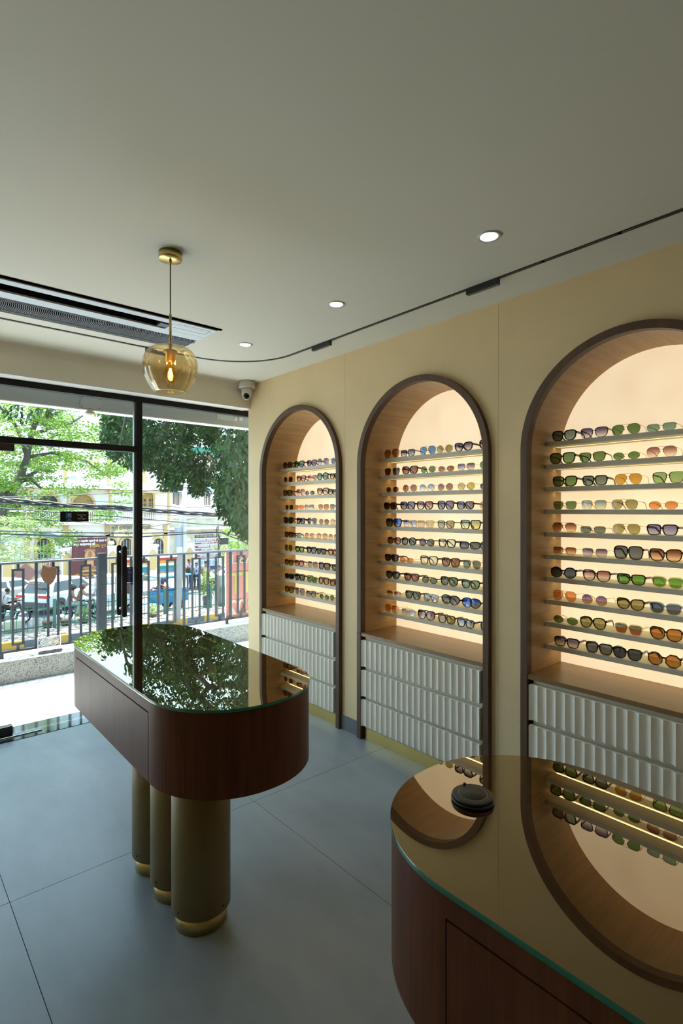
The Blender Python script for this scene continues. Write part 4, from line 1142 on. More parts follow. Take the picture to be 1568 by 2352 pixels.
text_mesh('lettering', 'हार्दिक शुभ', bw*.105, M_by, mbn, fm_(bxm + bw*.22, a[2] - bh*.205), .003, bold=True)
text_mesh('lettering', 'श्री दिगम्बर जैन समाज', bw*.098, M_by, mbn, fm_(bxm - bw*.02, b[2] + bh*.10), .003, bold=True)
text_mesh('lettering', 'सकल जैन समाज दिल्ली', bw*.05, M_txt, mbn, fm_(bxm, b[2] + bh*.035), .003)
def flat(pts, m, lvl=1, nm='print'):
    return MB().slab([(bxm + x*bw, b[2] + z*bh) for x, z in pts], lambda p_, q_, d: (p_, yv - .004*lvl - d, q_), 0.003).build(nm, m, mbn, fix=True)
ell = lambda cx_, cz_, rx_, rz_, n=22: [(cx_ + rx_*math.cos(2*math.pi*k/n), cz_ + rz_*math.sin(2*math.pi*k/n)) for k in range(n)]
flat(ell(0, .69, .17, .05), M_bo); flat(ell(0, .57, .15, .13), M_bo2, 2)
flat(ell(0, .60, .06, .075), M_bo, 3); flat([(-.13, .44), (.13, .44), (.09, .52), (-.09, .52)], M_bo, 3)
flat([(-.11, .30), (.11, .30), (.10, .44), (-.10, .44)], M_bo2, 2); flat(ell(0, .27, .21, .05), M_bo, 3)
flat([(-.22, .17), (.22, .17), (.22, .22), (-.22, .22)], M_bo2, 2)
for k in range(12): flat(ell(-.42 + .03*(k % 3), .45 + .045*k*.7, .012, .012, 6), M_bo, 1)

# blue and white notice board
yv2 = 34.0
a, b = ony(446.5, 1228, yv2), ony(506, 1306, yv2)
nbd = thing('notice_board', 'tall blue-headed notice board with red Hindi bands', 'notice board', ((a[0]+b[0])/2, yv2, ZM))
MB().box(a[0], b[0], yv2, yv2 + .08, b[2], a[2]).build('panel', mat('board_white', (0.48, 0.48, 0.48), 0.5), nbd)
H_ = a[2]-b[2]; W_ = b[0]-a[0]; M_bn = mat('board_navy', (0.018, 0.03, 0.13), 0.5); M_br = mat('board_crimson', (0.26, 0.04, 0.06), 0.5)
MB().box(a[0], b[0], yv2 - .01, yv2 - .001, a[2] - H_*.10, a[2]).build('header', M_bn, nbd)
MB().box(a[0], b[0], yv2 - .01, yv2 - .001, b[2], b[2] + H_*.10).build('footer', M_bn, nbd)
for q, hh in ((.17, .065), (.25, .04), (.345, .065), (.43, .04), (.60, .05)):
    MB().box(a[0] + W_*.02, b[0] - W_*.02, yv2 - .01, yv2 - .001, a[2] - H_*(q + hh/2), a[2] - H_*(q - hh/2)).build('red_band', M_br, nbd)
f2 = lambda z: face_mtx(((a[0]+b[0])/2, yv2 - .016, z), (1,0,0), (0,0,1))
text_mesh('lettering', 'श्री दिगम्बर जैन मेडिकल', W_*.105, M_by, nbd, f2(a[2] - H_*.05), .003, bold=True)
for s_, q, sz in (('होम्योपैथिक चिकित्सा केन्द्र', .17, .085), ('समय सुबह 9 से 1 तक', .25, .06), ('फिजियोथेरेपी चिकित्सा', .345, .09), ('समय सुबह 9 से 5 तक', .43, .06), ('हमारे यहाँ सुविधा उपलब्ध', .60, .065)):
    text_mesh('lettering', s_, W_*sz, M_txt, nbd, f2(a[2] - H_*q), .003)
for q in (.50, .535, .66, .695): text_mesh('lettering', 'सभी प्रकार की जांच व उपचार', W_*.05, M_bn, nbd, f2(a[2] - H_*q), .003)
for k in range(3): MB().box(a[0] + W_*(.05 + .31*k), a[0] + W_*(.32 + .31*k), yv2 - .01, yv2 - .001, b[2] + H_*.13, b[2] + H_*.26).build('photo_print', mat('photo_blue', (0.25, 0.33, 0.42), 0.5), nbd)
for q in (a[0] + .15, b[0] - .15): MB().box(q - .04, q + .04, yv2 + .08, yv2 + .15, ZM, a[2]).build('leg', M_gs, nbd)

# ------------------------------------------------------------------ buildings
YH = 42.0
M_dk = mat('dark_opening', (0.04, 0.035, 0.03), 0.7); M_oc2 = mat('ochre_wood', (0.30, 0.18, 0.05), 0.6)
hb = thing('temple_building', 'white temple building with ochre columns, arches and balconies', 'building', (ony(280, 1300, YH)[0], YH, ZM))
def rect(u0, v0, u1, v1, Y, d=0.0, name='wall', m=None, parent=None, dep=0.2):
    um = (u0 + u1)/2
    xa, xb = ony(u0, 1172, Y)[0], ony(u1, 1172, Y)[0]
    zt, zb = ony(um, v0, Y)[2], ony(um, v1, Y)[2]
    return MB().box(xa, xb, Y - d, Y - d + dep, zb, zt).build(name, m, parent)
X0b, X1b = -14, ony(389, 1172, YH)[0]
MB().box(X0b, X1b, YH, YH + 8, ZM, 6.6).build('wall', M_wh, hb)
MB().box(X0b + 1, X1b - 5, YH + .5, YH + 7, 6.6, 9.5).build('upper_wall', M_wh, hb)
rect(-200, 1109, 377, 1121, YH, 1.0, 'canopy_slab', M_wh, hb, 1.0)
rect(-200, 1122, 377, 1127, YH, .5, 'canopy_frieze', M_cr, hb, .5)
rect(-200, 1199, 391, 1206, YH, .9, 'balcony_slab', M_wh, hb, .9)
rect(-200, 1172, 391, 1175.5, YH, .9, 'balcony_rail', M_wh, hb, .14)
bal = MB()
for k in range(74):
    x = ony(80 + 4.2*k, 1172, YH)[0]; z0_ = ony(230, 1199, YH)[2]; z1_ = ony(230, 1175.5, YH)[2]
    if x < X1b: bal.lathe([(.045, 0), (.03, .1*(z1_-z0_)), (.055, .4*(z1_-z0_)), (.028, .75*(z1_-z0_)), (.045, z1_-z0_)], 6, (x, YH - .82, z0_))
bal.build('balusters', M_wh, hb)
for u in (-60, 2, 62, 151, 246, 304, 379):
    x = ony(u, 1172, YH)[0]; za, zb_, zc_ = ony(u, 1206, YH)[2], ony(u, 1127, YH)[2], ZM
    MB().lathe([(.17, 0), (.13, .12), (.12, (zb_-za) - .15), (.19, zb_-za)], 12, (x, YH - .75, za)).build('upper_column', M_yl, hb)
    MB().box(x - .16, x + .16, YH - .12, YH, zc_, za).build('pilaster', M_yl, hb)
def arch_window(u, v0, v1, wpx, nm, mfill, mtrim, bars=True):
    x = ony(u, 1172, YH)[0]; hw = wpx*42.6/1235/2*1.03; zt, zb = ony(u, v0, YH)[2], ony(u, v1, YH)[2]
    zs = zt - hw
    def ap(r_): return [(x + r_, zb)] + [(x + r_*math.cos(math.pi*k/12), zs + r_*1.05*math.sin(math.pi*k/12)) for k in range(13)] + [(x - r_, zb)]
    A, B = ap(hw), ap(hw + .16)
    MB().slab(A + B[::-1], lambda p_, q_, d: (p_, YH - .14 + d, q_), .14).build('arch_trim', mtrim, hb, fix=True)
    w_ = MB().slab(A, lambda p_, q_, d: (p_, YH - .03 + d, q_), .03).build('window', mfill, hb, fix=True)
    if bars:
        for k in (-1, 0, 1): MB().box(x + k*hw*.5 - .025, x + k*hw*.5 + .025, YH - .06, YH - .032, zb, zs + hw*.75).build('glazing_bar', M_gs, w_)
        for k in (.3, .6): MB().box(x - hw, x + hw, YH - .062, YH - .034, zb + (zs-zb)*k*1.3 - .02, zb + (zs-zb)*k*1.3 + .02).build('glazing_bar', M_gs, w_)
for u in (100, 200, 253, 290, 362): arch_window(u, 1237, 1316, 24, 'w', M_dk, M_yl)
arch_window(338, 1129, 1197, 24, 'd', M_oc2, M_yl, False)
arch_window(190, 1137, 1197, 40, 'd', M_oc2, M_yl, False)
arch_window(20, 1137, 1197, 40, 'd', M_dk, M_yl, False); arch_window(110, 1137, 1197, 36, 'd', M_dk, M_yl, False)
for u in (325.5, 332, 344, 350.5):
    for v in (1146, 1156, 1166): rect(u - 2, v, u + 2, v + 6, YH, .05, 'door_panel', M_dk, hb, .03)
for u in (325, 338, 351): rect(u - .6, 1142, u + .6, 1197, YH, .06, 'door_stile', M_yl, hb, .04)
for u in (160, 205, 222, 275, 288, 340): rect(u, 1045, u + 7, 1080, YH, .08, 'shutter', M_yl, hb, .08)
for u in (150, 250, 330, 372): rect(u - 4, 1040, u + 4, 1108, YH, .06, 'upper_pilaster', M_yl, hb, .1)
sgn_ = rect(258, 1207, 346, 1231, YH, .3, 'name_board', M_cr, hb, .06)
p0 = ony(302, 1213, YH - .31); p1 = ony(302, 1225, YH - .31)
text_mesh('lettering', 'श्री दिगम्बर जैन मन्दिर', .34, mat('print_grey', (0.12, 0.10, 0.08), 0.6), hb, face_mtx((p0[0], YH - .32, p0[2]), (1,0,0), (0,0,1)), .004, bold=True)
text_mesh('lettering', 'धर्मशाला', .30, _M['print_grey'], hb, face_mtx((p1[0], YH - .32, p1[2]), (1,0,0), (0,0,1)), .004, bold=True)
for v0, v1 in ((1232, 1236),): rect(-200, v0, 389, v1, YH, .12, 'string_course', M_yl, hb, .12)

YR = 46.0
M_pl = mat('stained_plaster', (0.58, 0.52, 0.40), 0.85, noise=0.35, nscale=0.9)
rbk = thing('side_building', 'pale two-storey building with blue awnings behind the tree', 'building', (ony(480, 1300, YR)[0], YR, ZM))
rect(386, 1060, 640, 1190, YR, 0, 'upper_wall', M_wh, rbk, 6); rect(386, 1190, 640, 1345, YR, -.1, 'lower_wall', M_pl, rbk, 6)
rect(386, 1209, 640, 1214, YR, .7, 'ledge', M_wh, rbk, .8)
M_bw = mat('window_brown', (0.12, 0.06, 0.035), 0.6); M_aw = mat('awning_blue', (0.03, 0.10, 0.18), 0.5)
for u0, u1, v0, v1 in ((396, 402, 1128, 1158), (404, 411, 1126, 1160), (414, 419, 1135, 1158), (468, 474, 1133, 1160), (476, 482, 1133, 1160), (494, 503, 1122, 1158)):
    wv = rect(u0, v0, u1, v1, YR, .04, 'window', M_bw, rbk, .05)
    rect(u0 - 1.2, v0 - 1.5, u0, v1, YR, .09, 'window_jamb', M_wh, rbk, .06)
    rect((u0+u1)/2 - .4, v0, (u0+u1)/2 + .4, v1, YR, .07, 'mullion', M_wh, wv, .03)
for u0, u1, v in ((390, 412, 1120), (416, 437, 1122), (462, 480, 1123), (484, 510, 1113)):
    xa, xb = ony(u0, v, YR)[0], ony(u1, v, YR)[0]; zt = ony((u0+u1)/2, v, YR)[2]
    MB().add([(xa, YR, zt), (xb, YR, zt), (xb + .1, YR - .9, zt - .42), (xa - .1, YR - .9, zt - .42), (xa, YR, zt - .05), (xb, YR, zt - .05), (xb + .1, YR - .9, zt - .5), (xa - .1, YR - .9, zt - .5)], [(0,1,2,3), (7,6,5,4), (0,3,7,4), (1,5,6,2), (3,2,6,7)]).build('awning', M_aw, rbk)
# distant block at right
dbk = thing('green_balcony_block', 'far white apartment block with green balcony sheets', 'building', (30, 58, ZS))
MB().box(24, 52, 58, 66, ZS, 11).build('wall', M_wh, dbk)
for k in range(3): MB().box(26, 36, 57.2, 58, 3.2 + 2.4*k, 4.0 + 2.4*k).build('balcony_sheet', mat('sheet_green', (0.02, 0.17, 0.12), 0.6), dbk)
for k in range(8):
    for j in range(3): MB().box(26 + 3*k, 27.4 + 3*k, 57.95, 58.05, 1.2 + 2.6*j, 2.7 + 2.6*j).build('window', M_bw, dbk)
# satellite dish on the temple
pd = ony(168, 1102, 41.0)
ds = thing('satellite_dish', 'white satellite dish on a slanting mast among the leaves', 'satellite dish', pd)
mb = MB(); nd = Vector((-0.25, -0.85, 0.45)).normalized(); e1 = nd.orthogonal().normalized(); e2 = nd.cross(e1)
vs = [Vector(pd)]; R_ = .30
for r_ in (.5, 1.0):
    for k in range(18):
        a_ = 2*math.pi*k/18; vs.append(Vector(pd) + (e1*math.cos(a_) + e2*math.sin(a_))*R_*r_ + nd*.09*r_*r_)
mb.add(vs, [(0, 1+k, 1+(k+1) % 18) for k in range(18)] + [(1+k, 19+k, 19+(k+1) % 18, 1+(k+1) % 18) for k in range(18)], True)
mb.build('reflector', mat('dish_white', (0.42, 0.45, 0.48), 0.5), ds)
q = ony(148, 1172, 41.0); MB().tube([pd, q], .03, 6).build('mast', M_gs, ds)
MB().tube([Vector(pd) - e2*.25, Vector(pd) + nd*.32], .012, 5).build('feed_arm', M_gs, ds)

# ------------------------------------------------------------------ poles and wires
M_conc = mat('concrete_pole', (0.30, 0.31, 0.30), 0.8, noise=0.15, nscale=2)
pb = onz(405, 1424, ZM); dep_ = pb[0]*SN + pb[1]*CS
pt_ = [c_ * 1.0 for c_ in (ray(425, 1105)[0]*dep_, ray(425, 1105)[1]*dep_, EYE + ray(425, 1105)[2]*dep_)]
pole = thing('utility_pole', 'leaning pale concrete utility pole with grey meter cabinets', 'utility pole', pb)
MB().tube([pb, pt_], [.17, .10], 14).build('shaft', M_conc, pole)
def at_pole(u, v, dy=-.25): return (ray(u, v)[0]*dep_, ray(u, v)[1]*dep_ + dy, EYE + ray(u, v)[2]*dep_)
p = at_pole(405, 1238); MB().box(p[0] - .14, p[0] + .12, p[1] - .12, p[1] + .12, p[2] - .52, p[2] + .52).build('meter_cabinet', mat('cabinet_grey', (0.32, 0.34, 0.36), 0.5), pole, bevel=.01)
p = at_pole(417, 1240); MB().box(p[0] - .06, p[0] + .09, p[1] - .06, p[1] + .06, p[2] - .55, p[2] + .55).build('conduit_box', mat('cabinet_pale', (0.5, 0.52, 0.53), 0.4, .5), pole, bevel=.01)
p = at_pole(403.5, 1262); MB().box(p[0] - .13, p[0] + .13, p[1] - .15, p[1] - .13, p[2] - .12, p[2] + .12).build('notice_plate', mat('plate_cream', (0.66, 0.66, 0.52), 0.5), pole)
pm = thing('steel_pole', 'thin rusty steel pole carrying tangled wires', 'utility pole', (0, 0, 0))
YP2 = 21.0
qa, qb = ony(501.5, 1176, YP2), ony(500, 1415, YP2); pm.location = qb
MB().tube([qb, qa], .028, 8).build('shaft', mat('rusty_steel', (0.20, 0.14, 0.10), 0.7), pm)
mb = MB(); rnd = random.Random(5)
for k in range(9):
    s0 = ony(501 + rnd.uniform(-3, 3), 1215 + rnd.uniform(-12, 25), YP2 - .05)
    mb.tube([s0, (s0[0] + rnd.uniform(-.15, .15), s0[1] - .05, s0[2] - rnd.uniform(.2, .5)), (s0[0] + rnd.uniform(-.1, .1), s0[1], s0[2] + rnd.uniform(-.1, .15))], .012, 4)
mb.build('wire_tangle', M_black, pm)
p = ony(515, 1243, YP2); MB().box(p[0] - .16, p[0] + .16, p[1] - .08, p[1] + .08, p[2] - .14, p[2] + .14).build('junction_box', M_bk2, pm)
wr_n = 0
M_cab = mat('cable_black', (0.018, 0.02, 0.024), 0.5)
def wire(pts, Y, r_, lab, bundle=1):
    Pw = [Vector(ony(u, v, Y)) for u, v in pts]
    out = []
    for i in range(len(Pw) - 1):
        for k in range(5): out.append(Pw[i].lerp(Pw[i+1], k/5))
    out.append(Pw[-1])
    t = thing('overhead_cable', lab, 'cable', out[len(out)//2], group='overhead cables crossing the street')
    off = -Vector(t.location)
    r_ = r_ if bundle > 1 else r_*1.35
    for b_ in range(bundle):
        MB().tube([q + Vector((0, r_*1.6*math.cos(b_*2.1 + i*.9), r_*1.6*math.sin(b_*2.1 + i*.9))) if bundle > 1 else q for i, q in enumerate(out)], r_, 6).build('strand', M_cab, t)
wire([(-60, 1142), (0, 1148), (140, 1160), (310, 1169), (450, 1180), (560, 1184), (760, 1186)], 17.0, .034, 'thick twisted cable bundle sagging across the window', 4)
for lab, Y, r_, pts in (
 ('thin cable just under the thick bundle', 18.5, .012, [(-60, 1160), (0, 1167), (310, 1190), (450, 1203), (700, 1215)]),
 ('thin cable rising to the right past the door mullion', 20.0, .010, [(-60, 1143), (0, 1142), (160, 1138), (310, 1130), (450, 1118), (600, 1103)]),
 ('upper of two parallel cables over the maroon banner', 16.0, .012, [(-60, 1216), (0, 1219), (160, 1223), (310, 1225), (430, 1222), (501, 1222)]),
 ('lower of two parallel cables over the maroon banner', 16.0, .012, [(-60, 1222), (0, 1226), (130, 1231), (310, 1234), (430, 1226), (503, 1223)]),
 ('cable running from steel pole down to the right', 20.0, .016, [(501, 1221), (540, 1236), (585, 1256), (700, 1310)]),
 ('cable leaving the steel pole almost level', 20.0, .012, [(501, 1221), (540, 1230), (585, 1242), (700, 1270)]),
 ('thin cable crossing left balcony at a slant', 22.0, .009, [(-60, 1185), (60, 1190), (200, 1200), (330, 1212), (420, 1222), (560, 1222)]),
 ('thin cable slanting up from mullion to steel pole', 22.0, .009, [(200, 1236), (330, 1213), (420, 1196), (501, 1178)]),
 ('highest thin cable in front of blue awnings', 24.0, .009, [(200, 1150), (330, 1158), (420, 1166), (560, 1160)]),
 ('pair of faint cables below the balcony line', 24.0, .009, [(-60, 1176), (100, 1195), (330, 1191), (420, 1200), (560, 1210)]),
 ('slack thin cable in front of balcony balusters', 23.0, .009, [(200, 1168), (330, 1178), (420, 1186), (520, 1188), (600, 1180)])):
    wire(pts, Y, r_, lab)

# ------------------------------------------------------------------ foliage
def leaf_mat(name, c1, c2, tr=0.45):
    m = bpy.data.materials.new(name); m.use_nodes = True
    nt = m.node_tree; N = nt.nodes; L = nt.links; N.remove(N['Principled BSDF'])
    tc = N.new('ShaderNodeTexCoord'); no = N.new('ShaderNodeTexNoise'); no.inputs['Scale'].default_value = 2.5; no.inputs['Detail'].default_value = 4
    L.new(tc.outputs['Object'], no.inputs['Vector'])
    rp = N.new('ShaderNodeMapRange'); rp.inputs[1].default_value = .38; rp.inputs[2].default_value = .62; L.new(no.outputs[0], rp.inputs[0])
    mx = N.new('ShaderNodeMix'); mx.data_type = 'RGBA'; mx.inputs[6].default_value = (*c1, 1); mx.inputs[7].default_value = (*c2, 1); L.new(rp.outputs[0], mx.inputs[0])
    df = N.new('ShaderNodeBsdfDiffuse'); tl = N.new('ShaderNodeBsdfTranslucent'); gs = N.new('ShaderNodeBsdfGlossy'); gs.inputs['Roughness'].default_value = .35
    L.new(mx.outputs[2], df.inputs[0]); L.new(mx.outputs[2], tl.inputs[0])
    m1 = N.new('ShaderNodeMixShader'); m1.inputs[0].default_value = tr; L.new(df.outputs[0], m1.inputs[1]); L.new(tl.outputs[0], m1.inputs[2])
    m2 = N.new('ShaderNodeMixShader'); m2.inputs[0].default_value = .025; L.new(m1.outputs[0], m2.inputs[1]); L.new(gs.outputs[0], m2.inputs[2])
    L.new(m2.outputs[0], N['Material Output'].inputs[0])
    return m
def leaves(mb, rnd, c, sx, sy, sz, n, ln, wd, droop):
    for _ in range(n):
        while True:
            a, b, d = rnd.uniform(-1, 1), rnd.uniform(-1, 1), rnd.uniform(-1, 1)
            if a*a + b*b + d*d < 1: break
        p = Vector((c[0] + a*sx, c[1] + b*sy, c[2] + d*sz))
        th = rnd.uniform(0, 2*math.pi)
        dr = Vector((math.cos(th), math.sin(th), -droop*rnd.uniform(.3, 1.6) + rnd.uniform(-.3, .3))).normalized()
        nr = dr.cross(Vector((rnd.uniform(-1, 1), rnd.uniform(-1, 1), rnd.uniform(-.2, 1)))).normalized()
        l_, w_ = ln*rnd.uniform(.7, 1.25), wd*rnd.uniform(.8, 1.2)
        up = dr.cross(nr)
        mb.add([p, p + dr*l_*.45 + nr*w_/2 + up*w_*.12, p + dr*l_, p + dr*l_*.45 - nr*w_/2 + up*w_*.12], [(0, 1, 2, 3)])
M_lt = leaf_mat('leaf_fresh', (0.13, 0.27, 0.045), (0.27, 0.37, 0.07), .55)
M_lp = leaf_mat('leaf_pale', (0.24, 0.36, 0.14), (0.36, 0.44, 0.19), .5)
M_dkf = leaf_mat('leaf_ficus', (0.014, 0.040, 0.012), (0.036, 0.080, 0.020), .35)
M_bark = mat('bark_grey', (0.10, 0.085, 0.07), 0.85, noise=0.3, nscale=4)

# sunny street tree
YT = 27.0
tb = (3.2, 24.6, ZM)
tr1 = thing('street_tree', 'sunlit fresh green street tree with grey branches', 'tree', tb)
rnd = random.Random(11)
T = lambda u, v, Y=YT: Vector(ony(u, v, Y))
brs = [([Vector(tb), T(-14, 1230, 25.5), T(10, 1150, 26), T(44, 1105), T(62, 1050), T(72, 1000), T(82, 968), T(98, 930), T(110, 880), T(118, 800)], [.30, .24, .21, .16, .13, .11, .10, .09, .07, .04]),
       ([T(44, 1105), T(70, 1100), T(95, 1122)], [.11, .09, .05]), ([T(10, 1150, 26), T(-40, 1090, 26), T(-90, 1000, 26), T(-120, 880, 26)], [.18, .14, .1, .05]),
       ([T(78, 998), T(110, 985), T(155, 978), T(190, 955)], [.08, .07, .06, .03]), ([T(82, 968), T(150, 940), T(230, 925)], [.07, .05, .02]),
       ([T(100, 988), T(125, 1000), T(160, 1000)], [.05, .04, .02]), ([T(40, 985), T(20, 955), T(0, 935), T(-30, 900)], [.07, .06, .05, .03]), ([T(62, 1050), T(40, 985)], [.09, .07]),
       ([T(92, 1078), T(125, 1084)], [.07, .05]), ([T(44, 1105), T(92, 1078)], [.08, .07]), ([T(62, 1050), T(120, 1040), T(200, 1060), T(255, 1100)], [.08, .06, .04, .02])]
mb = MB()
for p_, r_ in brs: mb.tube(p_, r_, 8)
mb.build('trunk', M_bark, tr1)
mb = MB()
spots = []
for _ in range(270):
    u, v = rnd.uniform(-140, 285), rnd.uniform(780, 1150)
    lim = 1150 - max(0, (u - 150))*.55
    if v > lim or (u > 235 and v < 935): continue
    if 130 < u < 205 and 1070 < v < 1135 or v < 790 + max(0, u - 60)*.75: continue
    spots.append((u, v))
spots += [(285, 1130), (292, 1145), (270, 1110), (250, 1170), (252, 1188), (243, 1180), (285, 1068), (240, 1090), (130, 1180), (150, 1172), (165, 1165), (145, 1215), (160, 1240), (118, 1200), (122, 1262), (120, 1275), (105, 1225), (150, 1232), (110, 1190), (10, 1160), (30, 1172), (60, 1165), (85, 1180), (100, 1165), (45, 1195), (15, 1190), (75, 1205), (95, 1150), (-20, 1180), (60, 1140), (20, 1130)]
for u, v in spots:
    Y = YT + rnd.uniform(-2.2, 2.2); c = ony(u, v, Y)
    for k in range(3):
        leaves(mb, rnd, (c[0] + rnd.uniform(-.4, .4), c[1] + rnd.uniform(-.5, .5), c[2] + rnd.uniform(-.25, .25)), .55, .6, .16, 36, .14, .085, .25)
fo = mb.build('foliage', M_lt, tr1); fo['kind'] = 'stuff'
# pale feathery shrub tree low at left
tb2 = (2.6, 20.8, ZS)
tr2 = thing('feathery_tree', 'pale feathery foliage low at the left window edge', 'tree', tb2)
MB().tube([tb2, T(-30, 1300, 20.5), T(-10, 1230, 20.5), T(20, 1200, 20.5)], [.12, .1, .07, .03], 7).build('trunk', M_bark, tr2)
mb = MB(); rnd = random.Random(21)
for _ in range(95):
    u, v = rnd.uniform(-60, 70), rnd.uniform(1185, 1298)
    if u > 40 and v > 1270 or (u > 50 and 1225 < v < 1255): continue
    c = ony(u, v, 20.5 + rnd.uniform(-.8, .8)); a_ = rnd.uniform(-.5, .5)
    for k in range(40):
        s_ = rnd.uniform(-.55, .55)
        leaves(mb, rnd, (c[0] + s_, c[1] + s_*a_, c[2] - .10*abs(s_) + rnd.uniform(-.04, .04)), .05, .06, .03, 1, .10, .035, .1)
fo = mb.build('foliage', M_lp, tr2); fo['kind'] = 'stuff'

# dark ficus close to the building
tb3 = (9.4, 9.6, ZS)
tr3 = thing('ficus_tree', 'dark glossy ficus tree hanging over the right pane', 'tree', tb3)
D = lambda u, v, dep: Vector((ray(u, v)[0]*dep, ray(u, v)[1]*dep, EYE + ray(u, v)[2]*dep))
mb = MB()
for p_, r_ in (([Vector(tb3), Vector((9.2, 9.7, 0)), Vector((8.6, 9.8, 2.6)), D(600, 900, 12), D(520, 800, 12), D(430, 720, 12), D(330, 660, 12)], [.34, .28, .22, .13, .09, .06, .03]),
               ([Vector((8.6, 9.8, 2.6)), D(640, 980, 11), D(560, 1010, 10.5), D(500, 1050, 10.5)], [.2, .12, .07, .03]), ([D(520, 800, 12), D(430, 900, 11.5), D(380, 980, 11), D(350, 1040, 11)], [.1, .07, .05, .02]),
               ([D(600, 900, 12), D(480, 900, 11), D(420, 960, 11), D(400, 1060, 11)], [.1, .06, .04, .02]), ([D(430, 720, 12), D(330, 850, 12), D(290, 950, 12), D(275, 1020, 12)], [.07, .05, .03, .015])):
    mb.tube(p_, r_, 7)
mb.build('trunk', M_bark, tr3)
bnd = [(238, 960), (250, 1045), (275, 1062), (300, 1068), (325, 1085), (350, 1078), (370, 1112), (388, 1135), (405, 1128), (420, 1110), (440, 1105), (452, 1140), (470, 1135), (485, 1095), (500, 1085), (507, 1140), (512, 1175), (530, 1200), (548, 1225), (565, 1240), (600, 1245), (900, 1250)]
def bound(u):
    for (a, b), (c_, d_) in zip(bnd, bnd[1:]):
        if a <= u <= c_: return b + (d_-b)*(u-a)/(c_-a)
    return 900
mb = MB(); rnd = random.Random(31)
near_leaf = []
for k in range(1950):
    u = rnd.uniform(240, 660) if k < 1600 else rnd.uniform(560, 900)
    vb = bound(u); v = vb - 10 - abs(rnd.gauss(0, 1))*150 if k % 3 else rnd.uniform(620, vb - 8)
    if v < 560: continue
    if u < 300 and v < 930 - (u - 240)*.5 and rnd.random() < .8: continue
    if v < 930 and u < 312: continue
    if 440 < u < 535 and 985 < v < 1090 and rnd.random() < .45: continue
    far_ = u < 305
    dep = rnd.uniform(16, 19) if far_ else (rnd.uniform(10.2, 13.5) if u < 500 else rnd.uniform(8.6, 12))
    c = D(u, v, dep); q_ = 1.5 if far_ else 1.0
    leaves(mb, rnd, c, .17*q_, .22*q_, .13*q_, 24, .115*q_, .05*q_, 1.1)
# near twigs at the window's upper left
for u, v in ((12, 935), (30, 940), (45, 948), (55, 962), (20, 950), (68, 945), (108, 945), (118, 938), (112, 950), (-10, 930), (40, 930), (90, 930)):
    leaves(mb, rnd, D(u, v, 11), .10, .12, .07, 9, .12, .055, 1.3)
fo = mb.build('foliage', M_dkf, tr3); fo['kind'] = 'stuff'
lm_ = MB().add([(0, 0, 0), (.022, .05, .008), (0, .125, -.004), (-.022, .05, .008), (0, .05, 0)], [(0, 1, 4), (1, 2, 4), (2, 3, 4), (3, 0, 4)], True).mesh('leaf', M_dkf)
for k in range(220):
    u = rnd.uniform(515, 580); v = rnd.uniform(960, bound(u) - 4); c = D(u, v, rnd.uniform(7.4, 8.4))
    o = bpy.data.objects.new('leaf', lm_); C.objects.link(o); o.parent = tr3; o.location = c - Vector(tb3)
    o.rotation_euler = (rnd.uniform(-1.9, -.9), rnd.uniform(-.6, .6), rnd.uniform(0, 6.3))
# green growth beyond steel pole
tb4 = onz(545, 1330, ZM)
tr4 = thing('roadside_bush', 'sunny green bush beyond the steel pole', 'bush', tb4)
mb = MB(); rnd = random.Random(41)
for _ in range(26):
    u, v = rnd.uniform(505, 600), rnd.uniform(1215, 1275)
    leaves(mb, rnd, ony(u, v, 31 + rnd.uniform(-1, 1)), .6, .6, .3, 40, .2, .1, .4)
fo = mb.build('foliage', M_lt, tr4); fo['kind'] = 'stuff'
MB().tube([tb4, ony(548, 1250, 31)], [.14, .06], 7).build('trunk', M_bark, tr4)
# ------------------------------------------------------------------ people and vehicles on the street
def skin_mesh(name, J, E_, material, parent, sub=1):
    keys = list(J)
    me = bpy.data.meshes.new(name)
    me.from_pydata([J[k][0] for k in keys], [(keys.index(a), keys.index(b)) for a, b in E_], [])
    o = bpy.data.objects.new(name, me); C.objects.link(o)
    sk = o.modifiers.new('skin', 'SKIN'); sk.use_smooth_shade = True
    if not me.skin_vertices: me.skin_vertices.new()
    for i, k in enumerate(keys):
        r_ = J[k][1]; d = me.skin_vertices[0].data[i]
        d.radius = r_ if isinstance(r_, tuple) else (r_, r_); d.use_root = (i == 0)
    sb_ = o.modifiers.new('sub', 'SUBSURF'); sb_.levels = sub; sb_.render_levels = sub
    dg = bpy.context.evaluated_depsgraph_get(); dg.update()
    m2 = bpy.data.meshes.new_from_object(o.evaluated_get(dg)); m2.name = name
    bpy.data.objects.remove(o); bpy.data.meshes.remove(me)
    m2.materials.clear(); m2.materials.append(material)
    for p_ in m2.polygons: p_.use_smooth = True
    o = bpy.data.objects.new(name, m2); C.objects.link(o); o.parent = parent
    return o
M_skin = mat('skin_brown', (0.22, 0.11, 0.065), 0.6); M_hair = mat('hair_black', (0.012, 0.010, 0.009), 0.5); M_shoe = mat('shoe_dark', (0.03, 0.028, 0.026), 0.6)
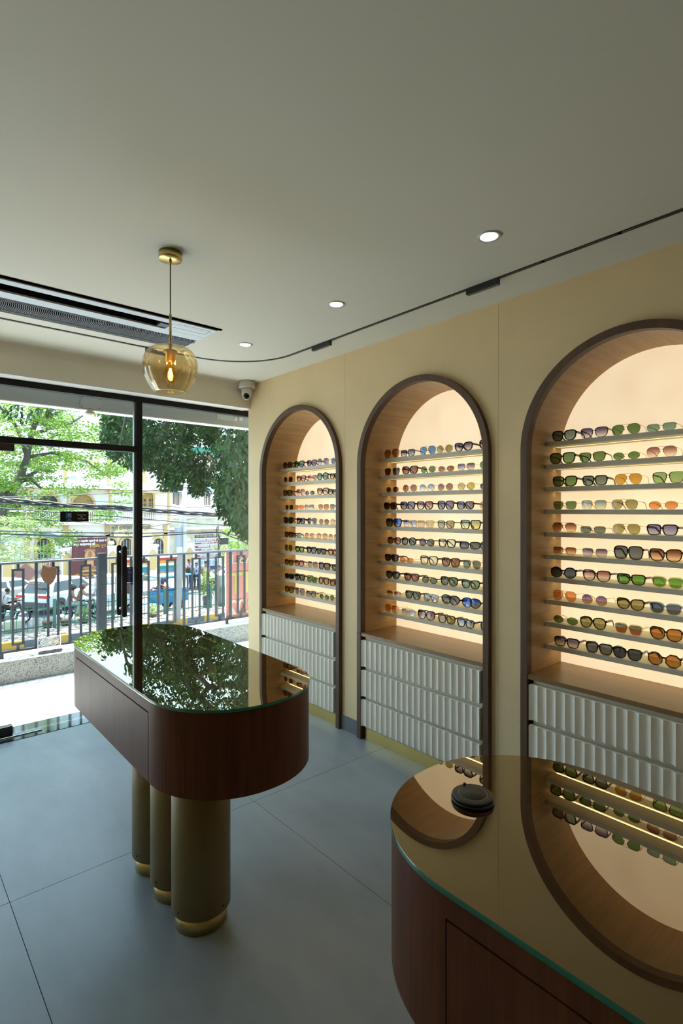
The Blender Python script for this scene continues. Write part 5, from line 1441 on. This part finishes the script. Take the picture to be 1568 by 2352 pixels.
def person(label, loc, rz, shirt, trousers, pose='stand', scale=1.0, helmet=None, long_shirt=False, hair_long=False, phone=False):
    t = thing('person', label, 'person', loc, rz)
    t.scale = (scale,)*3
    if pose == 'stand':
        K = dict(pel=(0,0,.93), ch=(0,0,1.32), nk=(0,0,1.47), hd=(0,-.02,1.57), tp=(0,-.01,1.66))
        for s_, n_ in ((-1, 'l'), (1, 'r')):
            K.update({n_+'h': (s_*.09,0,.88), n_+'k': (s_*.10,-.02,.50), n_+'a': (s_*.10,.01,.09), n_+'t': (s_*.115,-.14,.035),
                      n_+'s': (s_*.17,0,1.41), n_+'e': (s_*.23,.02,1.14), n_+'w': (s_*.22,-.06,.90), n_+'p': (s_*.215,-.08,.83)})
        if phone:
            for s_, n_ in ((-1, 'l'), (1, 'r')): K.update({n_+'e': (s_*.22,-.02,1.15), n_+'w': (s_*.10,-.24,1.15), n_+'p': (s_*.06,-.30,1.18)})
    else:  # riding
        K = dict(pel=(0,.10,.80), ch=(0,-.02,1.20), nk=(0,-.06,1.34), hd=(0,-.10,1.44), tp=(0,-.09,1.53))
        for s_, n_ in ((-1, 'l'), (1, 'r')):
            K.update({n_+'h': (s_*.10,.08,.78), n_+'k': (s_*.20,-.32,.70), n_+'a': (s_*.17,-.20,.30), n_+'t': (s_*.18,-.34,.25),
                      n_+'s': (s_*.18,-.03,1.28), n_+'e': (s_*.27,-.26,1.10), n_+'w': (s_*.30,-.50,1.06), n_+'p': (s_*.30,-.58,1.07)})
        if pose == 'pillion':
            for s_, n_ in ((-1, 'l'), (1, 'r')): K.update({n_+'e': (s_*.24,-.12,1.02), n_+'w': (s_*.17,-.30,.92), n_+'p': (s_*.14,-.37,.90)})
    R_ = dict(pel=(.13,.10), ch=(.15,.10), nk=.052, hd=(.078,.09), tp=(.06,.075))
    for n_ in 'lr': R_.update({n_+'h': .085, n_+'k': .058, n_+'a': .038, n_+'t': .030, n_+'s': .058, n_+'e': .040, n_+'w': .027, n_+'p': (.034,.018)})
    J = {k: (K[k], R_[k]) for k in K}
    E_ = [('pel','ch'), ('ch','nk'), ('nk','hd'), ('hd','tp')]
    for s_, n_ in ((-1,'l'), (1,'r')):
        E_ += [('pel',n_+'h'), (n_+'h',n_+'k'), (n_+'k',n_+'a'), (n_+'a',n_+'t'), ('ch',n_+'s'), (n_+'s',n_+'e'), (n_+'e',n_+'w'), (n_+'w',n_+'p')]
        w_, p_ = Vector(K[n_+'w']), Vector(K[n_+'p']); d = (p_-w_).normalized(); sd = d.cross(Vector((0,0,1)) if abs(d.z) < .8 else Vector((0,1,0))).normalized()
        for q in range(4):
            J[n_+'f%d' % q] = (tuple(p_ + d*(.075 - .008*abs(q-1.5)) + sd*(.026*(q-1.5)/1.5)), .008); E_.append((n_+'p', n_+'f%d' % q))
        J[n_+'th'] = (tuple(w_ + d*.05 - sd*.05*s_), .009); E_.append((n_+'w', n_+'th'))
    skin_mesh('body', J, E_, M_skin, t)
    S = {k: (K[k], tuple(x+.022 for x in R_[k]) if isinstance(R_[k], tuple) else R_[k]+.022) for k in ('pel','ch')}
    S['ch'] = (K['ch'], (.175,.125)); S['nk0'] = (tuple(Vector(K['ch']).lerp(Vector(K['nk']), .75)), .075); ES = [('pel','ch'), ('ch','nk0')]
    if long_shirt:
        S['hem'] = ((0,0,.62), (.17,.13)); ES.append(('pel','hem'))
    for n_ in 'lr':
        S[n_+'s'] = (K[n_+'s'], .075); S[n_+'m'] = (tuple(Vector(K[n_+'s']).lerp(Vector(K[n_+'e']), .85)), .058); ES += [('ch',n_+'s'), (n_+'s',n_+'m')]
    skin_mesh('shirt', S, ES, shirt, t)
    S = {'pel': (tuple(Vector(K['pel']) + Vector((0,0,-.01))), (.150,.115))}; ES = []
    for n_ in 'lr':
        for k, r_ in (('h',.105), ('k',.078), ('a',.060)): S[n_+k] = (K[n_+k], r_)
        ES += [('pel',n_+'h'), (n_+'h',n_+'k'), (n_+'k',n_+'a')]
    skin_mesh('trousers', S, ES, trousers, t)
    for n_ in 'lr':
        a_, b_ = Vector(K[n_+'a']), Vector(K[n_+'t'])
        MB().tube([a_ + Vector((0,.05,-.045)), (a_+b_)/2 + Vector((0,0,-.01)), b_ + Vector((0,-.02,0))], [.042,.046,.034], 8).build('shoe', M_shoe, t, world=False)
    h_, tp = Vector(K['hd']), Vector(K['tp'])
    if helmet:
        MB().ball(h_.lerp(tp, .45) + Vector((0,.015,.015)), .135, .15, .14, 14, 9).build('helmet', helmet, t, world=False)
    else:
        mb = MB().ball(h_.lerp(tp, .75) + Vector((0,.025,.012)), .094, .10, .085, 12, 8)
        if hair_long: mb.ball(h_ + Vector((0,.075,-.10)), .075, .05, .16, 10, 8)
        mb.build('hair', M_hair, t, world=False)
    f_ = MB(); f_.ball(h_ + Vector((0,-.093,.0)), .014, .02, .022, 6, 5)
    for s_ in (-1, 1): f_.ball(h_ + Vector((s_*.085, 0, .0)), .012, .02, .028, 6, 5)
    f_.build('face_features', M_skin, t, world=False)
    if phone: MB().box(-.04, .04, -.345, -.335, 1.15, 1.27).build('phone', M_bk2, t, world=False)
    return t
cl = lambda n_, c_: mat('cloth_' + n_, c_, 0.85, noise=0.12, nscale=12)
def gp(u, v, z=ZM): return onz(u, v, z)
def gx(u, Y): return ony(u, 1300, Y)[0]
person('person in yellow T-shirt and pale jeans seen from behind', gp(419, 1357), math.radians(160), cl('yellow', (0.60, 0.34, 0.02)), cl('paleblue', (0.20, 0.38, 0.55)))
bp_ = gp(428, 1357)
bk_ = thing('backpack', 'black backpack worn by the person in yellow', 'backpack', (bp_[0] - .02, bp_[1] - .30, ZM + 1.02))
MB().ball((bp_[0] - .02, bp_[1] - .30, ZM + 1.22), .15, .11, .22, 12, 8).build('bag', cl('black', (0.015, 0.015, 0.017)), bk_)
person('person in purple checked shirt and dark jeans', gp(434, 1354), math.radians(20), mat('cloth_plaid', (0.30, 0.10, 0.20), 0.85, noise=0.9, col2=(0.45, 0.42, 0.50), nscale=22), cl('navyjean', (0.03, 0.06, 0.13)), scale=1.06)
person('person in light blue long top looking at a phone', gp(451, 1353), math.radians(-25), cl('lightblue', (0.25, 0.38, 0.58)), cl('darkgrey', (0.02, 0.02, 0.024)), scale=.93, long_shirt=True, hair_long=True, phone=True)
person('person half hidden behind the median bush', gp(472, 1352), math.radians(150), cl('patterned', (0.42, 0.36, 0.26)), cl('khaki', (0.25, 0.2, 0.13)), scale=.98)

M_tyre = mat('tyre', (0.022, 0.022, 0.024), 0.75); M_alloy = mat('alloy', (0.45, 0.46, 0.48), 0.35, .8); M_cwin = mat('car_glass', (0.03, 0.045, 0.05), 0.08, spec=.8); M_trim = mat('car_trim', (0.05, 0.055, 0.06), 0.6)
def wheel(t, x, y, r_, wd, name='wheel'):
    mb = MB(); n = 20; pr = [(.55*r_, -wd*.5), (.93*r_, -wd*.5), (r_, -wd*.3), (r_, wd*.3), (.93*r_, wd*.5), (.55*r_, wd*.5)]
    vs = [(x + a_*math.cos(2*math.pi*k/n), y + b_, r_ + a_*math.sin(2*math.pi*k/n)) for a_, b_ in pr for k in range(n)]; m_ = len(pr)
    mb.add(vs, [(i*n+k, i*n+(k+1) % n, ((i+1) % m_)*n+(k+1) % n, ((i+1) % m_)*n+k) for i in range(m_) for k in range(n)], True)
    w_ = mb.build(name, M_tyre, t, world=False)
    mb = MB()
    for sgn in (-1, 1):
        for k in range(5):
            a_ = 2*math.pi*k/5; mb.bar((x, y + sgn*wd*.32, r_), (x + .58*r_*math.cos(a_), y + sgn*wd*.32, r_ + .58*r_*math.sin(a_)), .2*r_, .03)
    mb.build('rim', M_alloy, w_, world=False)
def car(label, loc, rz, paint, suv=True, tail=True):
    t = thing('car', label, 'car', loc, rz, group='cars on the far lane')
    H = 1.62 if suv else 1.45; hw = .88; zb = .34
    st = [(-2.14, .62, .95, .80), (-2.06, .42, 1.02, .86), (-1.7, zb, 1.06, hw), (-.8, zb, 1.05, hw), (.6, zb, 1.02, hw), (1.2, zb, .99, hw), (1.85, zb, .86, .86), (2.1, .42, .76, .80), (2.16, .52, .68, .72)]
    vs, fs = [], []
    for x, z0, z1, w_ in st:
        ring = [(-w_*.96, z0), (-w_, z0 + .12), (-w_, z1 - .12), (-w_*.93, z1), (w_*.93, z1), (w_, z1 - .12), (w_, z0 + .12), (w_*.96, z0)]
        vs += [(x, y, z) for y, z in ring]
    for i in range(len(st) - 1):
        for k in range(8): fs.append((i*8+k, i*8+(k+1) % 8, (i+1)*8+(k+1) % 8, (i+1)*8+k))
    fs += [tuple(range(8)), tuple(reversed(range((len(st)-1)*8, len(st)*8)))]
    MB().add(vs, fs).build('body', paint, t, world=False, bevel=.03, fix=True)
    cb = [(-2.0, 1.0, .74), (-1.62 if suv else -1.2, H - .05, .62), (-1.2 if suv else -.8, H, .64), (.2, H, .64), (.45, H - .03, .63), (1.25, .97, .74)]
    vs = []
    for x, z, w_ in cb: vs += [(x, -w_, z), (x, w_, z)]
    b0 = [(x, s_*.82, .98) for x, _, _ in cb for s_ in (-1, 1)]
    n = len(cb); fs = [(2*i, 2*i+1, 2*i+3, 2*i+2) for i in range(n-1)]
    for i in range(n-1): fs += [(2*i, 2*i+2, 2*n+2*i+2, 2*n+2*i), (2*i+1, 2*n+2*i+1, 2*n+2*i+3, 2*i+3)]
    MB().add(vs + b0, fs).build('cabin', paint, t, world=False, bevel=.02, fix=True)
    def win(q, nm='window'):
        c_ = sum((Vector(p_) for p_ in q), Vector())/len(q)
        nrm = (Vector(q[1])-Vector(q[0])).cross(Vector(q[2])-Vector(q[0])).normalized()
        if nrm.dot(c_ - Vector((-.3, 0, 1.0))) < 0: nrm = -nrm
        pts = [c_ + (Vector(p_)-c_)*.9 for p_ in q]; m_ = len(q)
        MB().add([p_ + nrm*.016 for p_ in pts] + [p_ - nrm*.02 for p_ in pts], [tuple(range(m_)), tuple(reversed(range(m_, 2*m_)))] + [(i, m_+i, m_+(i+1) % m_, (i+1) % m_) for i in range(m_)]).build(nm, M_cwin, t, world=False, fix=True)
    P_ = {i: ((cb[i][0], -cb[i][2], cb[i][1]), (cb[i][0], cb[i][2], cb[i][1])) for i in range(n)}
    win([P_[0][0], P_[0][1], P_[1][1], P_[1][0]], 'rear_window'); win([P_[5][0], P_[5][1], P_[4][1], P_[4][0]], 'windshield')
    for s_, k in ((-1, 0), (1, 1)):
        y0 = lambda x: s_*.80
        win([(-1.75, s_*.80, 1.02), (-.45, s_*.80, 1.02), (-.45, s_*.655, H - .08), (-1.45, s_*.66, H - .10)])
        win([(-.40, s_*.80, 1.02), (1.05, s_*.79, 1.0), (.40, s_*.66, H - .10), (-.40, s_*.655, H - .08)])
        MB().box(.75, .95, s_*.98 - .1, s_*.98 + .1, 1.02, 1.17).build('mirror', paint, t, world=False, bevel=.03)
        MB().box(-2.155, -1.95, s_*.62 - .25, s_*.62 + .25, .84, .97).build('tail_lamp', mat('lamp_red', (0.5, 0.02, 0.015), 0.2), t, world=False, bevel=.015)
        MB().box(1.95, 2.14, s_*.58 - .2, s_*.58 + .2, .66, .78).build('head_lamp', mat('lamp_clear', (0.7, 0.72, 0.75), 0.15), t, world=False, bevel=.02)
        for xw in (-1.32, 1.32):
            pts = [(xw + .44*math.cos(math.pi*k_/10), .34 + .44*math.sin(math.pi*k_/10)) for k_ in range(11)]
            MB().slab(pts, lambda a_, b_, d: (a_, s_*(.865 + d), b_), .03).build('wheel_arch', M_trim, t, world=False, fix=True)
            wheel(t, xw, s_*.80, .33, .22)
    MB().box(-2.2, -2.05, -.82, .82, .36, .64).build('bumper', M_trim if suv else paint, t, world=False, bevel=.03)
    MB().box(-2.215, -2.2, -.26, .26, .70, .82).build('number_plate', mat('plate_white', (0.7, 0.7, 0.68), 0.4), t, world=False)
    MB().box(-2.08, -1.98, -.35, .35, H - .14, H - .10).build('brake_lamp', mat('lamp_red', (0.5, 0.02, 0.015)), t, world=False)
    return t
M_carw = mat('paint_white', (0.66, 0.67, 0.69), 0.25, coat=.5); M_cars = mat('paint_silver', (0.42, 0.45, 0.48), 0.3, .3, coat=.4)
ra, rf = gp(137, 1409, ZS), gp(208, 1391, ZS)
hd_ = math.atan2(rf[1]-ra[1], rf[0]-ra[0])
mid = Vector(((ra[0]+rf[0])/2, (ra[1]+rf[1])/2, ZS)); nL = Vector((-math.sin(hd_), math.cos(hd_), 0))
car('white SUV seen from behind among the motorbikes', mid + nL*.8 + Vector((.15, .1, 0)), hd_, M_carw)
car('silver saloon car at the left behind the scooter rider', gp(12, 1392, ZS), hd_ - .1, M_cars, False)
car('white hatchback parked right of the standing people', (gp(505, 1350, ZS)[0] + .6, gp(505, 1350, ZS)[1] - .5, ZS), math.radians(160), M_carw, False)

def bike(label, loc, rz, paint):
    t = thing('motorbike', label, 'motorbike', loc, rz)   # forward = -y
    for yy in (-.66, .62):
        mb = MB(); mb.tube([(0, yy + .27*math.cos(2*math.pi*k/22), .31 + .27*math.sin(2*math.pi*k/22)) for k in range(22)], .045, 8, closed=True); w_ = mb.build('wheel', M_tyre, t, world=False)
        mb = MB()
        for k in range(6): mb.tube([(0, yy, .31), (0, yy + .25*math.cos(math.pi*k/3), .31 + .25*math.sin(math.pi*k/3))], .008, 5)
        mb.build('spokes', M_alloy, w_, world=False)
    mb = MB(); mb.tube([(0,.62,.31), (0,.15,.42), (0,-.1,.40), (0,-.42,.80), (0,-.5,.92)], .03, 7); mb.tube([(0,.62,.31), (0,.5,.70), (0,-.42,.80)], .022, 7)
    for s_ in (-1, 1): mb.tube([(s_*.07,-.66,.31), (s_*.07,-.5,.90)], .02, 7)
    mb.build('frame', M_trim, t, world=False)
    MB().box(-.11, .11, -.16, .18, .26, .50).build('engine', M_alloy, t, world=False, bevel=.04)
    MB().ball((0,-.18,.80), .13, .27, .12, 12, 8).build('fuel_tank', paint, t, world=False)
    MB().ball((0,.30,.77), .13, .42, .06, 12, 6).build('seat', M_bk2, t, world=False)
    MB().tube([(-.34,-.40,1.03), (-.15,-.50,1.0), (.15,-.50,1.0), (.34,-.40,1.03)], .016, 7).build('handlebar', M_alloy, t, world=False)
    MB().ball((0,-.60,.90), .10, .08, .11, 10, 7).build('headlamp', mat('lamp_clear', (.7,.7,.7)), t, world=False)
    MB().tube([(.12,.05,.30), (.14,.35,.30), (.15,.75,.38)], [.03,.045,.05], 8).build('exhaust', M_alloy, t, world=False)
    MB().box(-.07, .07, .70, .76, .62, .72).build('tail_lamp', mat('lamp_red', (.5,.02,.015)), t, world=False, bevel=.015)
    MB().box(-.09, .09, .76, .77, .45, .58).build('number_plate', _M['plate_white'], t, world=False)
    return t
M_helm = mat('helmet_dark', (0.03, 0.03, 0.035), 0.2); M_helm2 = mat('helmet_red', (0.20, 0.04, 0.035), 0.25)
fwd = math.radians(78)
def ride(u, v, rz, paint, blabel, riders):
    g_ = gp(u, v, ZS); bike(blabel, g_, rz, paint)
    for lab, off, sh, tr_, ps, hl in riders:
        c_ = Vector((g_[0], g_[1], ZS)) + Vector((-math.sin(rz)*-off, math.cos(rz)*off, 0)); c_ = Vector((g_[0] - math.sin(rz)*off, g_[1] + math.cos(rz)*off, ZS + .02))
        person(lab, c_, rz, sh, tr_, ps, helmet=hl)
sal = cl('salmon', (0.36, 0.15, 0.09)); gry = cl('stonegrey', (0.30, 0.32, 0.31)); whs = cl('white', (0.62, 0.62, 0.62))
ride(186, 1424, fwd, mat('paint_black', (.02,.02,.022), .25), 'black motorbike in front of the white SUV', [
    ('person in salmon shirt steering the motorbike beside the SUV', .02, sal, gry, 'ride', M_helm2), ('pillion person in salmon shirt behind the motorbike rider', .40, sal, gry, 'pillion', M_helm)])
ride(14, 1438, math.radians(95), mat('paint_maroon', (.12,.02,.02), .3), 'maroon motorbike at the left edge of the window', [
    ('person in white shirt riding the maroon motorbike', .02, whs, cl('darkgrey', (.02,.02,.024)), 'ride', None), ('pillion person in white shirt at the left window edge', .40, whs, cl('darkgrey', (.02,.02,.024)), 'pillion', None)])
ride(372, 1385, math.radians(25), mat('paint_red', (.32,.02,.02), .3), 'red motorbike parked by the blue cart', [('person in navy jacket sitting on the red motorbike', .02, cl('navy', (.025,.04,.10)), cl('darkgrey', (.02,.02,.024)), 'pillion', None)])

def rickshaw(label, loc, rz, base_m, top_m):
    t = thing('rickshaw', label, 'rickshaw', loc, rz)
    MB().box(-1.1, 1.0, -.5, .5, .35, .80).build('tub', base_m, t, world=False, bevel=.05)
    MB().box(-1.15, .9, -.56, .56, 1.72, 1.80).build('roof', top_m, t, world=False, bevel=.03)
    for x in (-1.08, -.2, .82):
        for s_ in (-1, 1): MB().bar((x, s_*.5, .8), (x, s_*.53, 1.74), .04, .04).build('roof_post', M_alloy, t, world=False)
    MB().box(-1.0, -.55, -.46, .46, .80, 1.25).build('seat_back', mat('seat_vinyl', (.10,.03,.03), .5), t, world=False, bevel=.04)
    MB().add([(1.0,-.45,.8), (1.0,.45,.8), (.86,.45,1.6), (.86,-.45,1.6), (1.02,-.45,.8), (1.02,.45,.8), (.88,.45,1.6), (.88,-.45,1.6)], [(3,2,1,0), (4,5,6,7), (0,1,5,4), (2,3,7,6), (1,2,6,5), (3,0,4,7)]).build('windscreen', glass_sheet('thin_glass', (.85,.9,.9), .06), t, world=False)
    MB().box(.98, 1.12, -.35, .35, .45, .82).build('nose', base_m, t, world=False, bevel=.05)
    MB().ball((1.12, 0, .72), .05, .10, .10, 10, 6).build('headlamp', _M['lamp_clear'], t, world=False)
    wheel(t, 1.15, 0, .24, .1); wheel(t, -.75, -.5, .24, .1); wheel(t, -.75, .5, .24, .1)
    return t
rickshaw('white three-wheeled rickshaw behind the door handle', (gx(268, 27.2), 27.2, ZS), math.radians(188), mat('rick_white', (.55,.55,.52), .5), mat('rick_pale', (.60,.62,.62), .5))
def cart(label, loc, rz):
    t = thing('cargo_cart', label, 'cargo cart', loc, rz); bl = mat('cart_blue', (0.01, 0.17, 0.40), .5)
    MB().box(-.8, .8, -.45, .45, .45, .52).build('bed', bl, t, world=False)
    for a_ in ((-.8, .8, -.45, -.42), (-.8, .8, .42, .45), (-.8, -.77, -.45, .45), (.77, .8, -.45, .45)): MB().box(*a_, .52, 1.0).build('side_board', bl, t, world=False)
    MB().box(-1.0, .9, -.6, .6, 1.72, 1.77).build('sunshade', mat('shade_blue', (.10,.35,.50), .5), t, world=False)
    for x in (-.78, .78):
        for s_ in (-1, 1): MB().bar((x, s_*.43, .5), (x, s_*.5, 1.73), .03, .03).build('post', M_alloy, t, world=False)
    MB().tube([(-.8,0,.5), (-1.3,0,.45), (-1.7,0,.6), (-1.75,0,1.0)], .025, 7).build('frame', bl, t, world=False)
    for x, y in ((.2,-.5), (.2,.5), (-1.75, 0)): wheel(t, x, y, .30, .06)
    for k in range(3): MB().ball((-.4 + .4*k, 0, .72), .2, .3, .2, 10, 7).build('sack', mat('sack_cream', (.5,.42,.28), .8, noise=.3), t, world=False)
    return t
cart('blue flat cargo cart with sunshade next to the pole', (gx(388, 25.7), 25.7, ZS), math.radians(8))

# median plants and furniture
def planter(label, p_, r_, h_, m, leafy=0, lm=None, cat_='planter', hl=.5):
    t = thing('planter', label, cat_, p_)
    MB().lathe([(r_*.7, 0), (r_*.95, h_*.7), (r_, h_*.75), (r_, h_), (r_*.85, h_)], 16, p_).build('pot', m, t)
    if leafy:
        mb = MB(); rn = random.Random(int(p_[0]*100))
        leaves(mb, rn, (p_[0], p_[1], p_[2] + h_ + hl*.8), r_*1.5, r_*1.3, hl, leafy, .13, .06, .3)
        f_ = mb.build('foliage', lm, t); f_['kind'] = 'stuff'
        MB().tube([(p_[0], p_[1], p_[2] + h_*.5), (p_[0], p_[1], p_[2] + h_ + hl)], .02, 6).build('stem', M_bark, t)
    return t
M_terra = mat('terracotta', (.16,.085,.05), .8)
planter('brown bowl planter beside the green railing post', (gx(109, 24.05), 24.05, ZM), .2, .24, M_terra)
planter('brown bowl planter under the motorbike', (gx(150, 24.05), 24.05, ZM), .2, .22, M_terra)
planter('leafy bush in a dark pot near the standing people', (gx(476, 24.05), 24.05, ZM), .24, .5, mat('pot_dark', (.05,.055,.06), .7), 420, M_lt, 'bush', .75)
planter('small pale shrub on the median under the SUV', (gx(192, 24.05), 24.05, ZM), .2, .15, M_terra, 160, M_lp, 'shrub', .3)
planter('small pale shrub on the median by the blue cart', (gx(350, 23.3), 23.3, ZM), .2, .15, M_terra, 160, M_lp, 'shrub', .25)
q = (gx(33, 24.1),); bx = thing('concrete_block', 'cream concrete block standing on the median at left', 'block', (q[0], 24.1, ZM))
MB().box(q[0] - .33, q[0] + .33, 23.9, 24.28, ZM, ZM + .42).build('block', mat('block_cream', (.52,.48,.36), .85), bx, bevel=.02)
q = (gx(514, 24.1),); ub = thing('utility_cabinet', 'grey-green roadside utility cabinet right of the bush', 'utility cabinet', (q[0], 24.06, ZM))
MB().box(q[0] - .34, q[0] + .34, 23.87, 24.25, ZM + .08, ZM + 1.5).build('case', mat('cabinet_green', (.22,.27,.25), .6), ub, bevel=.02)
MB().box(q[0] - .30, q[0] - .01, 23.855, 23.87, ZM + .16, ZM + 1.4).build('door', _M['cabinet_green'], ub); MB().box(q[0] + .01, q[0] + .30, 23.855, 23.87, ZM + .16, ZM + 1.4).build('door', _M['cabinet_green'], ub)
MB().box(q[0] - .36, q[0] + .36, 23.85, 24.27, ZM, ZM + .08).build('plinth', M_conc, ub)
